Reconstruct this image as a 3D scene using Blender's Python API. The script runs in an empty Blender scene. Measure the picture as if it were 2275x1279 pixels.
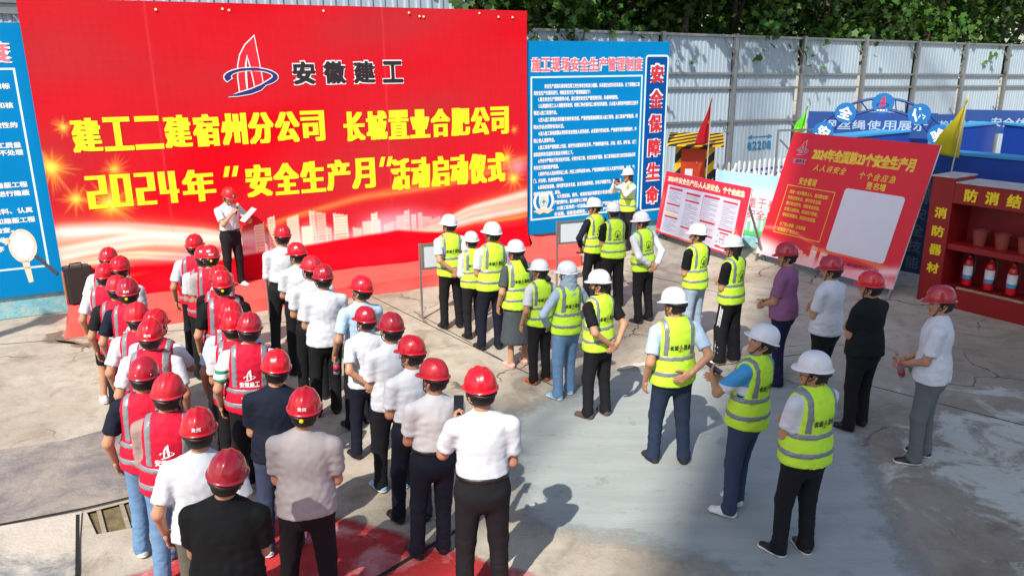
import bpy, bmesh, math, random
import numpy as np
from mathutils import Vector, Matrix, Euler
from mathutils.geometry import tessellate_polygon
from mathutils.bvhtree import BVHTree

R = math.radians
rnd = random.Random(7)
SC = bpy.context.scene
COL = SC.collection

# ---------------------------------------------------------------- camera, sky, sun, exposure
cam_d = bpy.data.cameras.new('camera')
cam = bpy.data.objects.new('camera', cam_d); COL.objects.link(cam)
cam_d.sensor_fit = 'HORIZONTAL'; cam_d.sensor_width = 36.0
cam_d.lens = 36.0 * 1731.15 / 2275.0
cam_d.clip_start = 0.1; cam_d.clip_end = 800
PITCH, ROLL, CAMH = R(16.0613), R(-0.3989), 3.8747
_cp, _sp = math.cos(PITCH), math.sin(PITCH)
_f = Vector((0, _cp, -_sp)); _u = Vector((0, _sp, _cp)); _r = Vector((1, 0, 0))
_c, _s = math.cos(ROLL), math.sin(ROLL)
rt = _c * _r + _s * _u; up = -_s * _r + _c * _u
cam.matrix_world = Matrix(((rt.x, up.x, -_f.x, 0), (rt.y, up.y, -_f.y, 0), (rt.z, up.z, -_f.z, CAMH), (0, 0, 0, 1)))
SC.camera = cam

SUN_AZ, SUN_EL = 23.5, 47.0           # heading of the light, height of the sun
W = bpy.data.worlds.new('World'); SC.world = W; W.use_nodes = True
nt = W.node_tree
sky = nt.nodes.new('ShaderNodeTexSky'); sky.sky_type = 'NISHITA'; sky.sun_disc = False
sky.sun_elevation = R(SUN_EL); sky.sun_rotation = R(SUN_AZ + 180)
sky.air_density = 1.0; sky.dust_density = 1.5; sky.ozone_density = 1.0
bgn = nt.nodes['Background']; nt.links.new(sky.outputs[0], bgn.inputs[0]); bgn.inputs[1].default_value = 0.15
sl = bpy.data.lights.new('sun', 'SUN'); sl.energy = 4.8; sl.angle = R(0.5); sl.color = (1.0, 0.94, 0.85)
so = bpy.data.objects.new('sun', sl); COL.objects.link(so)
ld = Vector((math.sin(R(SUN_AZ)) * math.cos(R(SUN_EL)), math.cos(R(SUN_AZ)) * math.cos(R(SUN_EL)), -math.sin(R(SUN_EL))))
so.rotation_euler = ld.to_track_quat('-Z', 'Y').to_euler(); so.location = (-10, -20, 40)
SC.view_settings.view_transform = 'Standard'; SC.view_settings.look = 'None'
SC.view_settings.exposure = 0.30; SC.view_settings.gamma = 1.0
SC.cycles.max_bounces = 6; SC.cycles.diffuse_bounces = 3; SC.cycles.transparent_max_bounces = 8

# ---------------------------------------------------------------- materials
MATS = {}
def lin(r, g, b):
    f = lambda c: (c / 255 / 12.92) if c / 255 <= .04045 else ((c / 255 + .055) / 1.055) ** 2.4
    return (f(r), f(g), f(b))
def mat(name, col, rough=.6, var=.12, vscale=4.0, bump=0.0, bscale=40.0, metal=0.0, coat=0.0, spec=.5, stretch=(1, 1, 1), attr=None, sheen=0.0, transl=0.0, alpha=1.0, trans=0.0, crease=False):
    key = name
    if key in MATS: return MATS[key]
    m = bpy.data.materials.new(name); m.use_nodes = True
    n, l = m.node_tree.nodes, m.node_tree.links
    b = n['Principled BSDF']
    b.inputs['Roughness'].default_value = rough; b.inputs['Metallic'].default_value = metal
    b.inputs['Coat Weight'].default_value = coat; b.inputs['Coat Roughness'].default_value = .08
    b.inputs['Specular IOR Level'].default_value = spec
    b.inputs['Sheen Weight'].default_value = sheen
    b.inputs['Transmission Weight'].default_value = trans
    tc = n.new('ShaderNodeTexCoord'); mp = n.new('ShaderNodeMapping'); l.new(tc.outputs['Object'], mp.inputs[0])
    mp.inputs['Scale'].default_value = stretch
    nz = n.new('ShaderNodeTexNoise'); nz.inputs['Scale'].default_value = vscale; nz.inputs['Detail'].default_value = 5; nz.inputs['Roughness'].default_value = .62
    l.new(mp.outputs[0], nz.inputs['Vector'])
    rp = n.new('ShaderNodeMapRange'); rp.inputs[1].default_value = .3; rp.inputs[2].default_value = .7
    rp.inputs[3].default_value = 1 - var; rp.inputs[4].default_value = 1 + var
    l.new(nz.outputs[0], rp.inputs[0])
    mx = n.new('ShaderNodeVectorMath'); mx.operation = 'SCALE'
    if attr:
        at = n.new('ShaderNodeAttribute'); at.attribute_name = attr; l.new(at.outputs['Color'], mx.inputs[0])
    else:
        mx.inputs[0].default_value = col[:3]
    l.new(rp.outputs[0], mx.inputs['Scale']); l.new(mx.outputs[0], b.inputs['Base Color'])
    if bump > 0:
        nb = n.new('ShaderNodeTexNoise'); nb.inputs['Scale'].default_value = bscale; nb.inputs['Detail'].default_value = 6
        if crease: nb.noise_type = 'RIDGED_MULTIFRACTAL'; nb.inputs['Detail'].default_value = 2.5; nb.inputs['Distortion'].default_value = .6; nb.normalize = True
        l.new(mp.outputs[0], nb.inputs['Vector'])
        bp = n.new('ShaderNodeBump'); bp.inputs['Strength'].default_value = bump; bp.inputs['Distance'].default_value = .035 if crease else .02
        l.new(nb.outputs[0], bp.inputs['Height']); l.new(bp.outputs[0], b.inputs['Normal'])
    if transl > 0:
        t = n.new('ShaderNodeBsdfTranslucent'); ms = n.new('ShaderNodeMixShader'); ms.inputs[0].default_value = transl
        l.new(mx.outputs[0], t.inputs[0]); l.new(b.outputs[0], ms.inputs[1]); l.new(t.outputs[0], ms.inputs[2])
        l.new(ms.outputs[0], n['Material Output'].inputs[0])
    MATS[key] = m
    return m
def cloth(name, rgb, rough=.85, bump=.5, bscale=5.5):
    return mat(name, lin(*rgb), rough, .07, 5, bump, bscale, spec=.25, stretch=(1.1, 1.1, .7), crease=True)

M_WHITE = mat('white_paint', lin(228, 228, 226), .5, .04)
M_STEEL = mat('galvanised_steel', lin(150, 152, 152), .42, .12, 9, metal=.7)
M_ALU = mat('brushed_aluminium', lin(176, 176, 174), .35, .08, 12, metal=.8)
M_BLACK = mat('black_plastic', (.012, .012, .013), .45, .2)
M_SKIN = mat('skin', (.5, .3, .2), .5, .06, 8, .08, 120, attr='tint', spec=.4)
M_HAIR = mat('black_hair', (.011, .009, .008), .5, .3, 30, .6, 160, stretch=(1, 1, .2))
M_GREYSTRIP = mat('reflective_grey', lin(132, 138, 144), .38, .06, 30, .1, 60, metal=.15)
M_YELLOWTXT = mat('yellow_print', lin(252, 236, 30), .55, .04)
M_WHITETXT = mat('white_print', lin(238, 240, 240), .55, .04)
M_NAVYTXT = mat('navy_print', lin(42, 34, 112), .5, .06)
M_BLACKTXT = mat('black_print', lin(38, 30, 36), .55, .06)
M_PINKTXT = mat('pink_print', lin(226, 118, 134), .6, .08, 60)
M_REDTXT = mat('red_print', lin(205, 40, 58), .55, .1, 30)

# ---------------------------------------------------------------- mesh helpers
def mesh_np(name, V, F, mats=(), smooth=True, tint=None, fi=None):
    """V (n,3), F (m,k) array or list of lists"""
    me = bpy.data.meshes.new(name)
    V = np.ascontiguousarray(V, np.float32)
    me.vertices.add(len(V)); me.vertices.foreach_set('co', V.ravel())
    if isinstance(F, np.ndarray):
        k = F.shape[1]; tot = np.full(len(F), k, np.int32); flat = F.astype(np.int32).ravel()
    else:
        tot = np.array([len(f) for f in F], np.int32); flat = np.array([i for f in F for i in f], np.int32)
    st = np.concatenate([[0], np.cumsum(tot)[:-1]]).astype(np.int32) if len(tot) else np.zeros(0, np.int32)
    me.loops.add(len(flat)); me.loops.foreach_set('vertex_index', flat)
    me.polygons.add(len(tot)); me.polygons.foreach_set('loop_start', st)
    me.polygons.foreach_set('use_smooth', np.full(len(tot), smooth))
    for m in mats: me.materials.append(m)
    if fi is not None: me.polygons.foreach_set('material_index', np.asarray(fi, np.int32))
    if tint is not None:
        a = me.attributes.new('tint', 'FLOAT_COLOR', 'POINT')
        c = np.ones((len(V), 4), np.float32); c[:, :3] = tint; a.data.foreach_set('color', c.ravel())
    me.update(calc_edges=True)
    return me
def link(name, me, parent=None, loc=(0, 0, 0), rot=None):
    o = bpy.data.objects.new(name, me); COL.objects.link(o)
    if parent: o.parent = parent
    o.location = loc
    if rot is not None: o.rotation_euler = rot
    return o
def thing(name, label, cat, loc=(0, 0, 0), rot=(0, 0, 0), group=None):
    o = link(name, None, None, loc, rot); o.empty_display_size = .2
    tag(o, label, cat, group); return o
def tag(o, label, cat, group=None):
    o['label'] = label; o['category'] = cat
    if group: o['group'] = group
    return o
def struct(o, kind='structure'):
    o['kind'] = kind; return o

class MB:
    """collects plain solids into one mesh"""
    def __init__(s): s.V = []; s.F = []; s.n = 0
    def add(s, V, F):
        s.V.append(np.asarray(V, float)); s.F += [[i + s.n for i in f] for f in F]; s.n += len(V); return s
    def box(s, lo, hi, M=None, bev=0.0):
        x0, y0, z0 = lo; x1, y1, z1 = hi
        V = np.array([(x0, y0, z0), (x1, y0, z0), (x1, y1, z0), (x0, y1, z0), (x0, y0, z1), (x1, y0, z1), (x1, y1, z1), (x0, y1, z1)], float)
        if bev > 0:
            bm = bmesh.new(); vs = [bm.verts.new(v) for v in V]
            for f in BOXF: bm.faces.new([vs[i] for i in f])
            bmesh.ops.bevel(bm, geom=list(bm.edges), offset=bev, segments=2, affect='EDGES', profile=.5)
            bm.verts.index_update(); V = np.array([v.co[:] for v in bm.verts]); F = [[v.index for v in f.verts] for f in bm.faces]; bm.free()
        else: F = BOXF
        if M is not None: V = (np.c_[V, np.ones(len(V))] @ np.array(M).T)[:, :3]
        return s.add(V, F)
    def bar(s, a, b, w=.02, d=None, upv=(0, 0, 1)):
        a, b = Vector(a), Vector(b); d = w if d is None else d; t = (b - a); L = t.length; t.normalize()
        x = t.cross(Vector(upv))
        if x.length < 1e-4: x = Vector((1, 0, 0))
        x.normalize(); y = t.cross(x)
        M = Matrix(((x.x, y.x, t.x, a.x), (x.y, y.y, t.y, a.y), (x.z, y.z, t.z, a.z), (0, 0, 0, 1)))
        return s.box((-w / 2, -d / 2, 0), (w / 2, d / 2, L), M)
    def tube(s, pts, r, seg=8, closed=False, cap=True):
        P = [Vector(p) for p in pts]; n = len(P); rs = r if isinstance(r, (list, tuple)) else [r] * n
        V = []; prev = None
        for i, p in enumerate(P):
            t = (P[(i + 1) % n if closed else min(i + 1, n - 1)] - P[(i - 1) % n if closed else max(i - 1, 0)]).normalized()
            x = (prev - t * prev.dot(t)) if prev is not None else t.orthogonal()
            x.normalize(); prev = x; y = t.cross(x)
            for k in range(seg):
                a = 2 * math.pi * k / seg; V.append(p + (x * math.cos(a) + y * math.sin(a)) * rs[i])
        F = []
        for i in range(n if closed else n - 1):
            j = (i + 1) % n
            for k in range(seg):
                q = (k + 1) % seg; F.append([i * seg + k, i * seg + q, j * seg + q, j * seg + k])
        if cap and not closed: F += [list(range(seg))[::-1], [(n - 1) * seg + k for k in range(seg)]]
        return s.add(np.array([v[:] for v in V]), F)
    def lathe(s, prof, c=(0, 0, 0), seg=20, M=None):
        V = []
        for r, z in prof:
            for k in range(seg):
                a = 2 * math.pi * k / seg; V.append((c[0] + r * math.cos(a), c[1] + r * math.sin(a), c[2] + z))
        F = [[i * seg + k, i * seg + (k + 1) % seg, (i + 1) * seg + (k + 1) % seg, (i + 1) * seg + k] for i in range(len(prof) - 1) for k in range(seg)]
        F += [list(range(seg))[::-1], [(len(prof) - 1) * seg + k for k in range(seg)]]
        V = np.array(V)
        if M is not None: V = (np.c_[V, np.ones(len(V))] @ np.array(M).T)[:, :3]
        return s.add(V, F)
    def poly(s, loops, y=0.0):
        """filled polygon (with holes) in the x-z plane facing -y"""
        L = [[Vector((p[0], p[1], 0)) for p in lp] for lp in loops]
        T = tessellate_polygon(L); V = np.array([(p[0], y, p[1]) for lp in loops for p in lp])
        F = []
        for t in T:
            a, b, c = (V[i] for i in t)
            cr = (b[0] - a[0]) * (c[2] - a[2]) - (b[2] - a[2]) * (c[0] - a[0])
            F.append(list(t) if cr > 0 else list(t)[::-1])
        return s.add(V, F)
    def mesh(s, name, mats, smooth=False):
        if not isinstance(mats, (list, tuple)): mats = [mats]
        V = np.concatenate(s.V) if s.V else np.zeros((0, 3))
        return mesh_np(name, V, s.F, mats, smooth)
    def build(s, name, mats, parent=None, loc=(0, 0, 0), rot=None, smooth=False):
        return link(name, s.mesh(name, mats, smooth), parent, loc, rot)
BOXF = [[0, 3, 2, 1], [4, 5, 6, 7], [0, 1, 5, 4], [1, 2, 6, 5], [2, 3, 7, 6], [3, 0, 4, 7]]

_fc = {}
def glyphs(txt, bold=0.0):
    """text as flat triangles/polys, unit em; returns V(n,2), F"""
    k = (txt, bold)
    if k in _fc: return _fc[k]
    c = bpy.data.curves.new('lettering', 'FONT'); c.body = txt; c.offset = bold; c.resolution_u = 2
    o = bpy.data.objects.new('lettering', c); me = o.to_mesh()
    V = np.zeros(len(me.vertices) * 3, np.float32); me.vertices.foreach_get('co', V); V = V.reshape(-1, 3)[:, :2].copy()
    F = [list(p.vertices) for p in me.polygons]
    o.to_mesh_clear(); bpy.data.objects.remove(o); bpy.data.curves.remove(c)
    _fc[k] = (V, F); return V, F
def text(mb, txt, box, y, bold=0.0, fit=True, slant=0.0):
    """put a line of writing into box (u0,v0,u1,v1) of a board's x-z plane; bold thickens every stroke by that share of the height"""
    V0, F = glyphs(txt)
    if not len(V0): return
    u0, v0, u1, v1 = box; V = V0.copy(); lo, hi = V0.min(0).copy(), V0.max(0).copy()
    if fit == 'line': lo[1] = min(lo[1], -.08); hi[1] = max(hi[1], .86)
    elif hi[1] - lo[1] < .3: c = (hi[1] + lo[1]) / 2; lo[1] = c - .42; hi[1] = c + .42
    bx, by = bold if isinstance(bold, tuple) else (bold, bold); bx *= v1 - v0; by *= v1 - v0
    V = (V - lo) / (hi - lo) * np.array([u1 - u0 - 2 * bx, v1 - v0 - 2 * by]) + np.array([u0 + bx, v0 + by])
    V[:, 0] += slant * (V[:, 1] - v0)
    if bx <= 0: D = [(0, 0)]
    elif bx < .012: D = [(-1, -1), (1, -1), (-1, 1), (1, 1)]
    else: D = [(x, y_) for x in (-1, -.33, .33, 1) for y_ in (-1, 1)]
    for k, (p, q) in enumerate(D):
        mb.add(np.c_[V[:, 0] + bx * p, np.full(len(V), y - .00018 * k), V[:, 1] + by * q], F)
BLOCK = {'2': [(0, .88, 1, 1), (.62, .5, 1, .88), (0, .42, 1, .54), (0, .12, .38, .42), (0, 0, 1, .12)], '0': [(0, .88, 1, 1), (0, .12, .36, .88), (.64, .12, 1, .88), (0, 0, 1, .12)],
         '4': [(0, .42, .36, 1), (0, .30, 1, .42), (.52, .42, .88, 1), (.52, 0, .88, .30)], '3': [(0, .88, 1, 1), (.62, .56, 1, .88), (.15, .44, 1, .56), (.62, .12, 1, .44), (0, 0, 1, .12)]}
def blockdigits(mb, txt, box, y, gap=.16):
    u0, v0, u1, v1 = box; w = (u1 - u0) / len(txt)
    for i, ch in enumerate(txt):
        for k, (a, b, c, d) in enumerate(BLOCK[ch]):
            X = lambda t: u0 + (i + gap / 2 + t * (1 - gap)) * w
            Z = lambda t: v0 + t * (v1 - v0)
            mb.poly([[(X(a), Z(b)), (X(c), Z(b)), (X(c), Z(d)), (X(a), Z(d))]], y - .0002 * k)
def chars(mb, txt, box, y, bold=0.0, vertical=False, gap=.1, slant=0.0):
    """each character fitted to an even cell"""
    u0, v0, u1, v1 = box; n = len(txt)
    for i, ch in enumerate(txt):
        if ch == ' ': continue
        if vertical:
            h = (v1 - v0) / n; text(mb, ch, (u0, v1 - (i + 1) * h + gap * h / 2, u1, v1 - i * h - gap * h / 2), y, bold)
        else:
            w = (u1 - u0) / n; text(mb, ch, (u0 + i * w + gap * w / 2, v0, u0 + (i + 1) * w - gap * w / 2, v1), y, bold, slant=slant)
def frame2d(mb, u0, v0, u1, v1, w, y, r=0.0):
    def rr(a, b, c, d, r):
        if r <= 0: return [(a, b), (c, b), (c, d), (a, d)]
        P = []
        for cx, cy, s in ((c - r, b + r, -90), (c - r, d - r, 0), (a + r, d - r, 90), (a + r, b + r, 180)):
            for k in range(7):
                t = R(s + 15 * k); P.append((cx + r * math.cos(t), cy + r * math.sin(t)))
        return P
    mb.poly([rr(u0, v0, u1, v1, r), rr(u0 + w, v0 + w, u1 - w, v1 - w, max(r - w, 0))[::-1]], y)
def rrect(u0, v0, u1, v1, r):
    P = []
    for cx, cy, s in ((u1 - r, v0 + r, -90), (u1 - r, v1 - r, 0), (u0 + r, v1 - r, 90), (u0 + r, v0 + r, 180)):
        for k in range(7):
            t = R(s + 15 * k); P.append((cx + r * math.cos(t), cy + r * math.sin(t)))
    return P
# the builders' emblem: a sail-shaped tower inside a swooping ring (unit box about 1 wide, 1.1 high)
def emblem(cx, cz, s):
    def m(P): return [(cx + (x - 388) / 320 * s, cz - (y - 350) / 320 * s) for x, y in P]
    sail = m([(425, 178), (370, 228), (335, 285), (318, 345), (311, 420), (314, 500), (352, 494), (350, 420), (357, 335), (374, 278), (387, 340), (398, 410), (405, 476), (452, 458), (446, 380), (434, 270)])
    ring = [[], []]
    for k in range(33):
        t = R(150 + 300 * k / 32 * -1 - 0)
        ring[0].append((388 + 160 * math.cos(t), 412 - 56 * math.sin(t)))
        ring[1].append((392 + 124 * math.cos(t), 410 - 34 * math.sin(t)))
    A = [(388 + 158 * math.cos(R(a)), 415 - 54 * math.sin(R(a))) for a in range(205, -60, -12)]
    tail = [(440, 490), (380, 512), (300, 524), (240, 526)]
    back = [(300, 508), (380, 486), (440, 462), (490, 434)]
    B = [(392 + 124 * math.cos(R(a)), 410 - 36 * math.sin(R(a))) for a in range(-20, 206, 12)]
    swoosh = m(A + tail + back + B)
    return sail, swoosh
def grow(P, d):
    n = len(P); out = []
    area = sum(P[i][0] * P[(i + 1) % n][1] - P[(i + 1) % n][0] * P[i][1] for i in range(n)); sg = 1 if area > 0 else -1
    for i in range(n):
        a, b, c = Vector(P[i - 1]), Vector(P[i]), Vector(P[(i + 1) % n])
        e1, e2 = (b - a), (c - b)
        if e1.length < 1e-9 or e2.length < 1e-9: out.append(tuple(b)); continue
        e1.normalize(); e2.normalize()
        n1 = Vector((e1.y, -e1.x)) * sg; n2 = Vector((e2.y, -e2.x)) * sg; q = n1 + n2
        if q.length < .3: q = n1
        q.normalize(); k = 1 / max(q.dot(n1), .5); out.append(tuple(b + q * d * k))
    return out
def painted(name, u0, v0, u1, v1, step, fn, parent, mm, thick=.02, y=0.0, wave=None, smooth=True):
    """a printed sheet: dense grid whose print is held in its vertex colours"""
    nu, nv = int((u1 - u0) / step) + 1, int((v1 - v0) / step) + 1
    us, vs = np.linspace(u0, u1, nu), np.linspace(v0, v1, nv)
    U, Vv = np.meshgrid(us, vs, indexing='ij')
    c = fn(U, Vv).reshape(-1, 3)
    Y = np.full(U.shape, y) if wave is None else y + wave(U, Vv)
    P = np.c_[U.ravel(), Y.ravel(), Vv.ravel()]
    i = np.arange(nu * nv).reshape(nu, nv)
    F = np.stack([i[:-1, :-1], i[1:, :-1], i[1:, 1:], i[:-1, 1:]], -1).reshape(-1, 4)
    return link(name, mesh_np(name, P, F, [mm], smooth, np.clip(c, 0, 1)), parent)

def worn(name, c1, c2, sc=2.0, lo=.48, hi=.58, rough=.8, bump=.4, c3=None):
    """a coat of paint or dirt (c1) worn through to c2 in ragged patches"""
    m = mat(name, lin(*c1), rough, .16, sc * 2.2, bump, 30); n, l = m.node_tree.nodes, m.node_tree.links; b = n['Principled BSDF']
    src = b.inputs['Base Color'].links[0].from_socket; tc = n.new('ShaderNodeTexCoord'); nz = n.new('ShaderNodeTexNoise'); nz.inputs['Scale'].default_value = sc; nz.inputs['Detail'].default_value = 11; nz.inputs['Roughness'].default_value = .7; nz.inputs['Distortion'].default_value = .5
    l.new(tc.outputs['Object'], nz.inputs['Vector']); r = n.new('ShaderNodeMapRange'); r.inputs[1].default_value = lo; r.inputs[2].default_value = hi; l.new(nz.outputs[0], r.inputs[0])
    mx = n.new('ShaderNodeMix'); mx.data_type = 'RGBA'; l.new(r.outputs[0], mx.inputs[0]); l.new(src, mx.inputs[6]); mx.inputs[7].default_value = (*lin(*c2), 1); l.new(mx.outputs[2], b.inputs['Base Color']); return m

def feather(m, name):
    """same coat, but ragged and thinning out towards the rim of its sheet (attribute 'edge')"""
    k = m.copy(); k.name = name; n, l = k.node_tree.nodes, k.node_tree.links; o = n['Material Output']; src = o.inputs[0].links[0].from_socket
    at = n.new('ShaderNodeAttribute'); at.attribute_name = 'edge'; tc = n.new('ShaderNodeTexCoord'); nz = n.new('ShaderNodeTexNoise'); nz.inputs['Scale'].default_value = 3.2; nz.inputs['Detail'].default_value = 12; nz.inputs['Roughness'].default_value = .72
    l.new(tc.outputs['Object'], nz.inputs['Vector']); a = n.new('ShaderNodeMath'); a.operation = 'MULTIPLY_ADD'; a.inputs[1].default_value = 2.2; l.new(nz.outputs[0], a.inputs[0]); l.new(at.outputs['Fac'], a.inputs[2])
    r = n.new('ShaderNodeMapRange'); r.inputs[1].default_value = 1.1; r.inputs[2].default_value = 1.95; l.new(a.outputs[0], r.inputs[0])
    t = n.new('ShaderNodeBsdfTransparent'); x = n.new('ShaderNodeMixShader'); l.new(r.outputs[0], x.inputs[0]); l.new(t.outputs[0], x.inputs[1]); l.new(src, x.inputs[2]); l.new(x.outputs[0], o.inputs[0]); return k
# ---------------------------------------------------------------- figures: smooth blended volumes turned into one skin
class Field:
    def __init__(s, lo, hi, h):
        s.h = h; s.lo = np.array(lo, float); n = np.ceil((np.array(hi) - s.lo) / h).astype(int) + 1
        s.ax = [s.lo[i] + h * np.arange(n[i]) for i in range(3)]
        s.D = np.full(n, .5, np.float32)
    def win(s, lo, hi):
        sl = []
        for i in range(3):
            a = max(int((lo[i] - s.lo[i]) / s.h) - 1, 0); b = min(int((hi[i] - s.lo[i]) / s.h) + 3, len(s.ax[i]))
            if b <= a: return None
            sl.append(slice(a, b))
        return tuple(sl)
    def grid(s, sl=None):
        ax = s.ax if sl is None else [s.ax[i][sl[i]] for i in range(3)]
        return ax[0][:, None, None].astype(np.float32), ax[1][None, :, None].astype(np.float32), ax[2][None, None, :].astype(np.float32)
    def cone(s, a, b, ra, rb, k=.03, sc=(1, 1, 1), cut=None, sub=False):
        """rounded cone a->b; sc squashes the cross section; cut=(point, outward dir) slices it"""
        a, b = np.array(a, float), np.array(b, float); m = max(ra, rb) + k + .03
        sl = s.win(np.minimum(a, b) - m, np.maximum(a, b) + m)
        if sl is None: return s
        X, Y, Z = s.grid(sl); sc = np.array(sc, float)
        ab = (b - a) / sc; L2 = float(ab @ ab) + 1e-9
        px, py, pz = (X - a[0]) / sc[0], (Y - a[1]) / sc[1], (Z - a[2]) / sc[2]
        t = np.clip((px * ab[0] + py * ab[1] + pz * ab[2]) / L2, 0, 1)
        d = np.sqrt((px - t * ab[0]) ** 2 + (py - t * ab[1]) ** 2 + (pz - t * ab[2]) ** 2) - (ra + (rb - ra) * t)
        d *= float(sc.min()) ** .5
        if cut is not None:
            p, nn = np.array(cut[0], float), np.array(cut[1], float); nn /= np.linalg.norm(nn)
            d = np.maximum(d, (X - p[0]) * nn[0] + (Y - p[1]) * nn[1] + (Z - p[2]) * nn[2])
        D = s.D[sl]
        if sub:
            d = -d; h = np.clip(.5 - .5 * (D - d) / k, 0, 1); s.D[sl] = D + (d - D) * h + k * h * (1 - h)
        else:
            h = np.clip(.5 + .5 * (D - d) / k, 0, 1); s.D[sl] = D + (d - D) * h - k * h * (1 - h)
        return s
    def slab(s, lo=None, hi=None, axis=2):
        g = s.grid()[axis]
        if lo is not None: s.D = np.maximum(s.D, lo - g)
        if hi is not None: s.D = np.maximum(s.D, g - hi)
        return s
    def folds(s, amp, seed, dirs, mask=None):
        X, Y, Z = s.grid(); rr = random.Random(seed); n = 0
        for (kx, ky, kz) in dirs:
            ph, p2 = rr.uniform(0, 6.3), rr.uniform(0, 6.3); j = rr.uniform(.85, 1.2)
            q = np.sin(j * (kx * X + ky * Y + kz * Z) + ph + 1.4 * np.sin(j * (.35 * kz * X - .4 * kx * Z + 7 * Y) + p2)); n = n + 1.6 * np.abs(q) ** .7 - 1.1
        if mask is not None: n = n * mask(X, Y, Z)
        near = np.abs(s.D) < .06
        s.D = np.where(near, s.D + amp / len(dirs) * n, s.D).astype(np.float32)
        return s
    def copy(s):
        f = Field.__new__(Field); f.h, f.lo, f.ax, f.D = s.h, s.lo, s.ax, s.D.copy(); return f
    def skin(s):
        D = s.D.copy(); D[0], D[-1] = .1, .1; D[:, 0], D[:, -1] = .1, .1; D[:, :, 0], D[:, :, -1] = .1, .1
        I = D < 0
        c8 = [(i, j, k) for i in (0, 1) for j in (0, 1) for k in (0, 1)]
        sh = [I[i:I.shape[0] - 1 + i, j:I.shape[1] - 1 + j, k:I.shape[2] - 1 + k] for i, j, k in c8]
        cnt = sum(x.astype(np.int8) for x in sh); act = (cnt > 0) & (cnt < 8)
        A = np.argwhere(act)
        if not len(A): return np.zeros((0, 3)), np.zeros((0, 4), int)
        val = [D[A[:, 0] + i, A[:, 1] + j, A[:, 2] + k] for i, j, k in c8]
        acc = np.zeros((len(A), 3)); num = np.zeros(len(A))
        for a in range(8):
            for b in range(a + 1, 8):
                ca, cb = np.array(c8[a]), np.array(c8[b])
                if abs(ca - cb).sum() != 1: continue
                va, vb = val[a], val[b]; x = (va < 0) != (vb < 0)
                t = np.where(x, va / np.where(x, va - vb, 1), 0)
                acc += np.where(x[:, None], ca + (cb - ca) * t[:, None], 0); num += x
        V = s.lo + s.h * (A + acc / num[:, None])
        ix = np.full(act.shape, -1, np.int64); ix[A[:, 0], A[:, 1], A[:, 2]] = np.arange(len(A))
        F = []
        for ax in range(3):
            o = [1 if i == ax else 0 for i in range(3)]
            P = I[tuple(slice(0, -1) if i == ax else slice(None) for i in range(3))]
            Q = I[tuple(slice(1, None) if i == ax else slice(None) for i in range(3))]
            E = np.argwhere(P != Q); u, w = [i for i in range(3) if i != ax]
            E = E[(E[:, u] > 0) & (E[:, w] > 0) & (E[:, u] < I.shape[u] - 1) & (E[:, w] < I.shape[w] - 1)]
            def cell(du, dw):
                q = E.copy(); q[:, u] -= du; q[:, w] -= dw; return ix[q[:, 0], q[:, 1], q[:, 2]]
            q = np.stack([cell(1, 1), cell(0, 1), cell(0, 0), cell(1, 0)], 1)
            flip = I[E[:, 0], E[:, 1], E[:, 2]] ^ (ax == 1)
            q[~flip] = q[~flip][:, ::-1]; F.append(q)
        return V, np.concatenate(F)

def join(parts):
    V, F, T, n = [], [], [], 0
    for v, f, t in parts:
        V.append(v); F.append(f + n); n += len(v); T.append(np.broadcast_to(np.asarray(t, float), (len(v), 3)))
    return np.concatenate(V), np.concatenate(F), np.concatenate(T)
def xf(V, M):
    M = np.array(M); return V @ M[:3, :3].T + M[:3, 3]

# ---- head, in its own space: neck joint at the origin, face towards +y
SKIN = np.array(lin(186, 136, 106))
def make_head(fem):
    f = Field((-.12, -.13, -.05), (.12, .17, .26), .0062)
    f.cone((0, -.018, .155), (0, .025, .15), .08, .074, .03)
    f.cone((0, .04, .10), (0, .052, .052), .056, .036 if fem else .041, .04, (1, .95, 1))
    f.cone((0, .0, -.03), (0, -.005, .10), .05 if fem else .057, .056, .03)
    f.cone((-.03, .062, .137), (.03, .062, .137), .022, .022, .02)           # brow
    f.cone((-.035, .055, .10), (.035, .055, .10), .028, .028, .02)           # cheeks
    f.cone((0, .095, .122), (0, .112, .092), .008, .0135, .012)              # nose
    f.cone((-.012, .092, .067), (.012, .092, .067), .0085, .0085, .008)      # lips
    f.cone((0, .083, .037), (0, .083, .037), .018, .018, .02)                # chin
    for sx in (-1, 1):
        f.cone((sx * .031, .098, .116), (sx * .034, .098, .116), .012, .012, .012, sub=True)
        f.cone((sx * .079, .005, .085), (sx * .085, -.008, .12), .014, .019, .008, (.5, 1, 1))
        f.cone((sx * .030, .077, .116), (sx * .030, .077, .116), .0125, .0125, .004)
    V, F = f.skin(); X, Y, Z = V.T
    T = np.tile(SKIN, (len(V), 1))
    lip = (abs(Z - .067) < .009) & (abs(X) < .021) & (Y > .088); T[lip] = SKIN * np.array([.8, .45, .45])
    for sx in (-1, 1):
        d = np.hypot(X - sx * .030, (Z - .116) * 1.5); eye = (d < .013) & (Y > .07); T[eye] = (.5, .48, .45)
        T[(d < .0065) & (Y > .07)] = (.01, .008, .006)
        T[(abs(Z - .140 + .4 * (abs(X) - .03) ** 2 * 30) < .005) & (abs(X - sx * .031) < .02) & (Y > .06)] = (.02, .015, .012)
    return V, F, T
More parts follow.
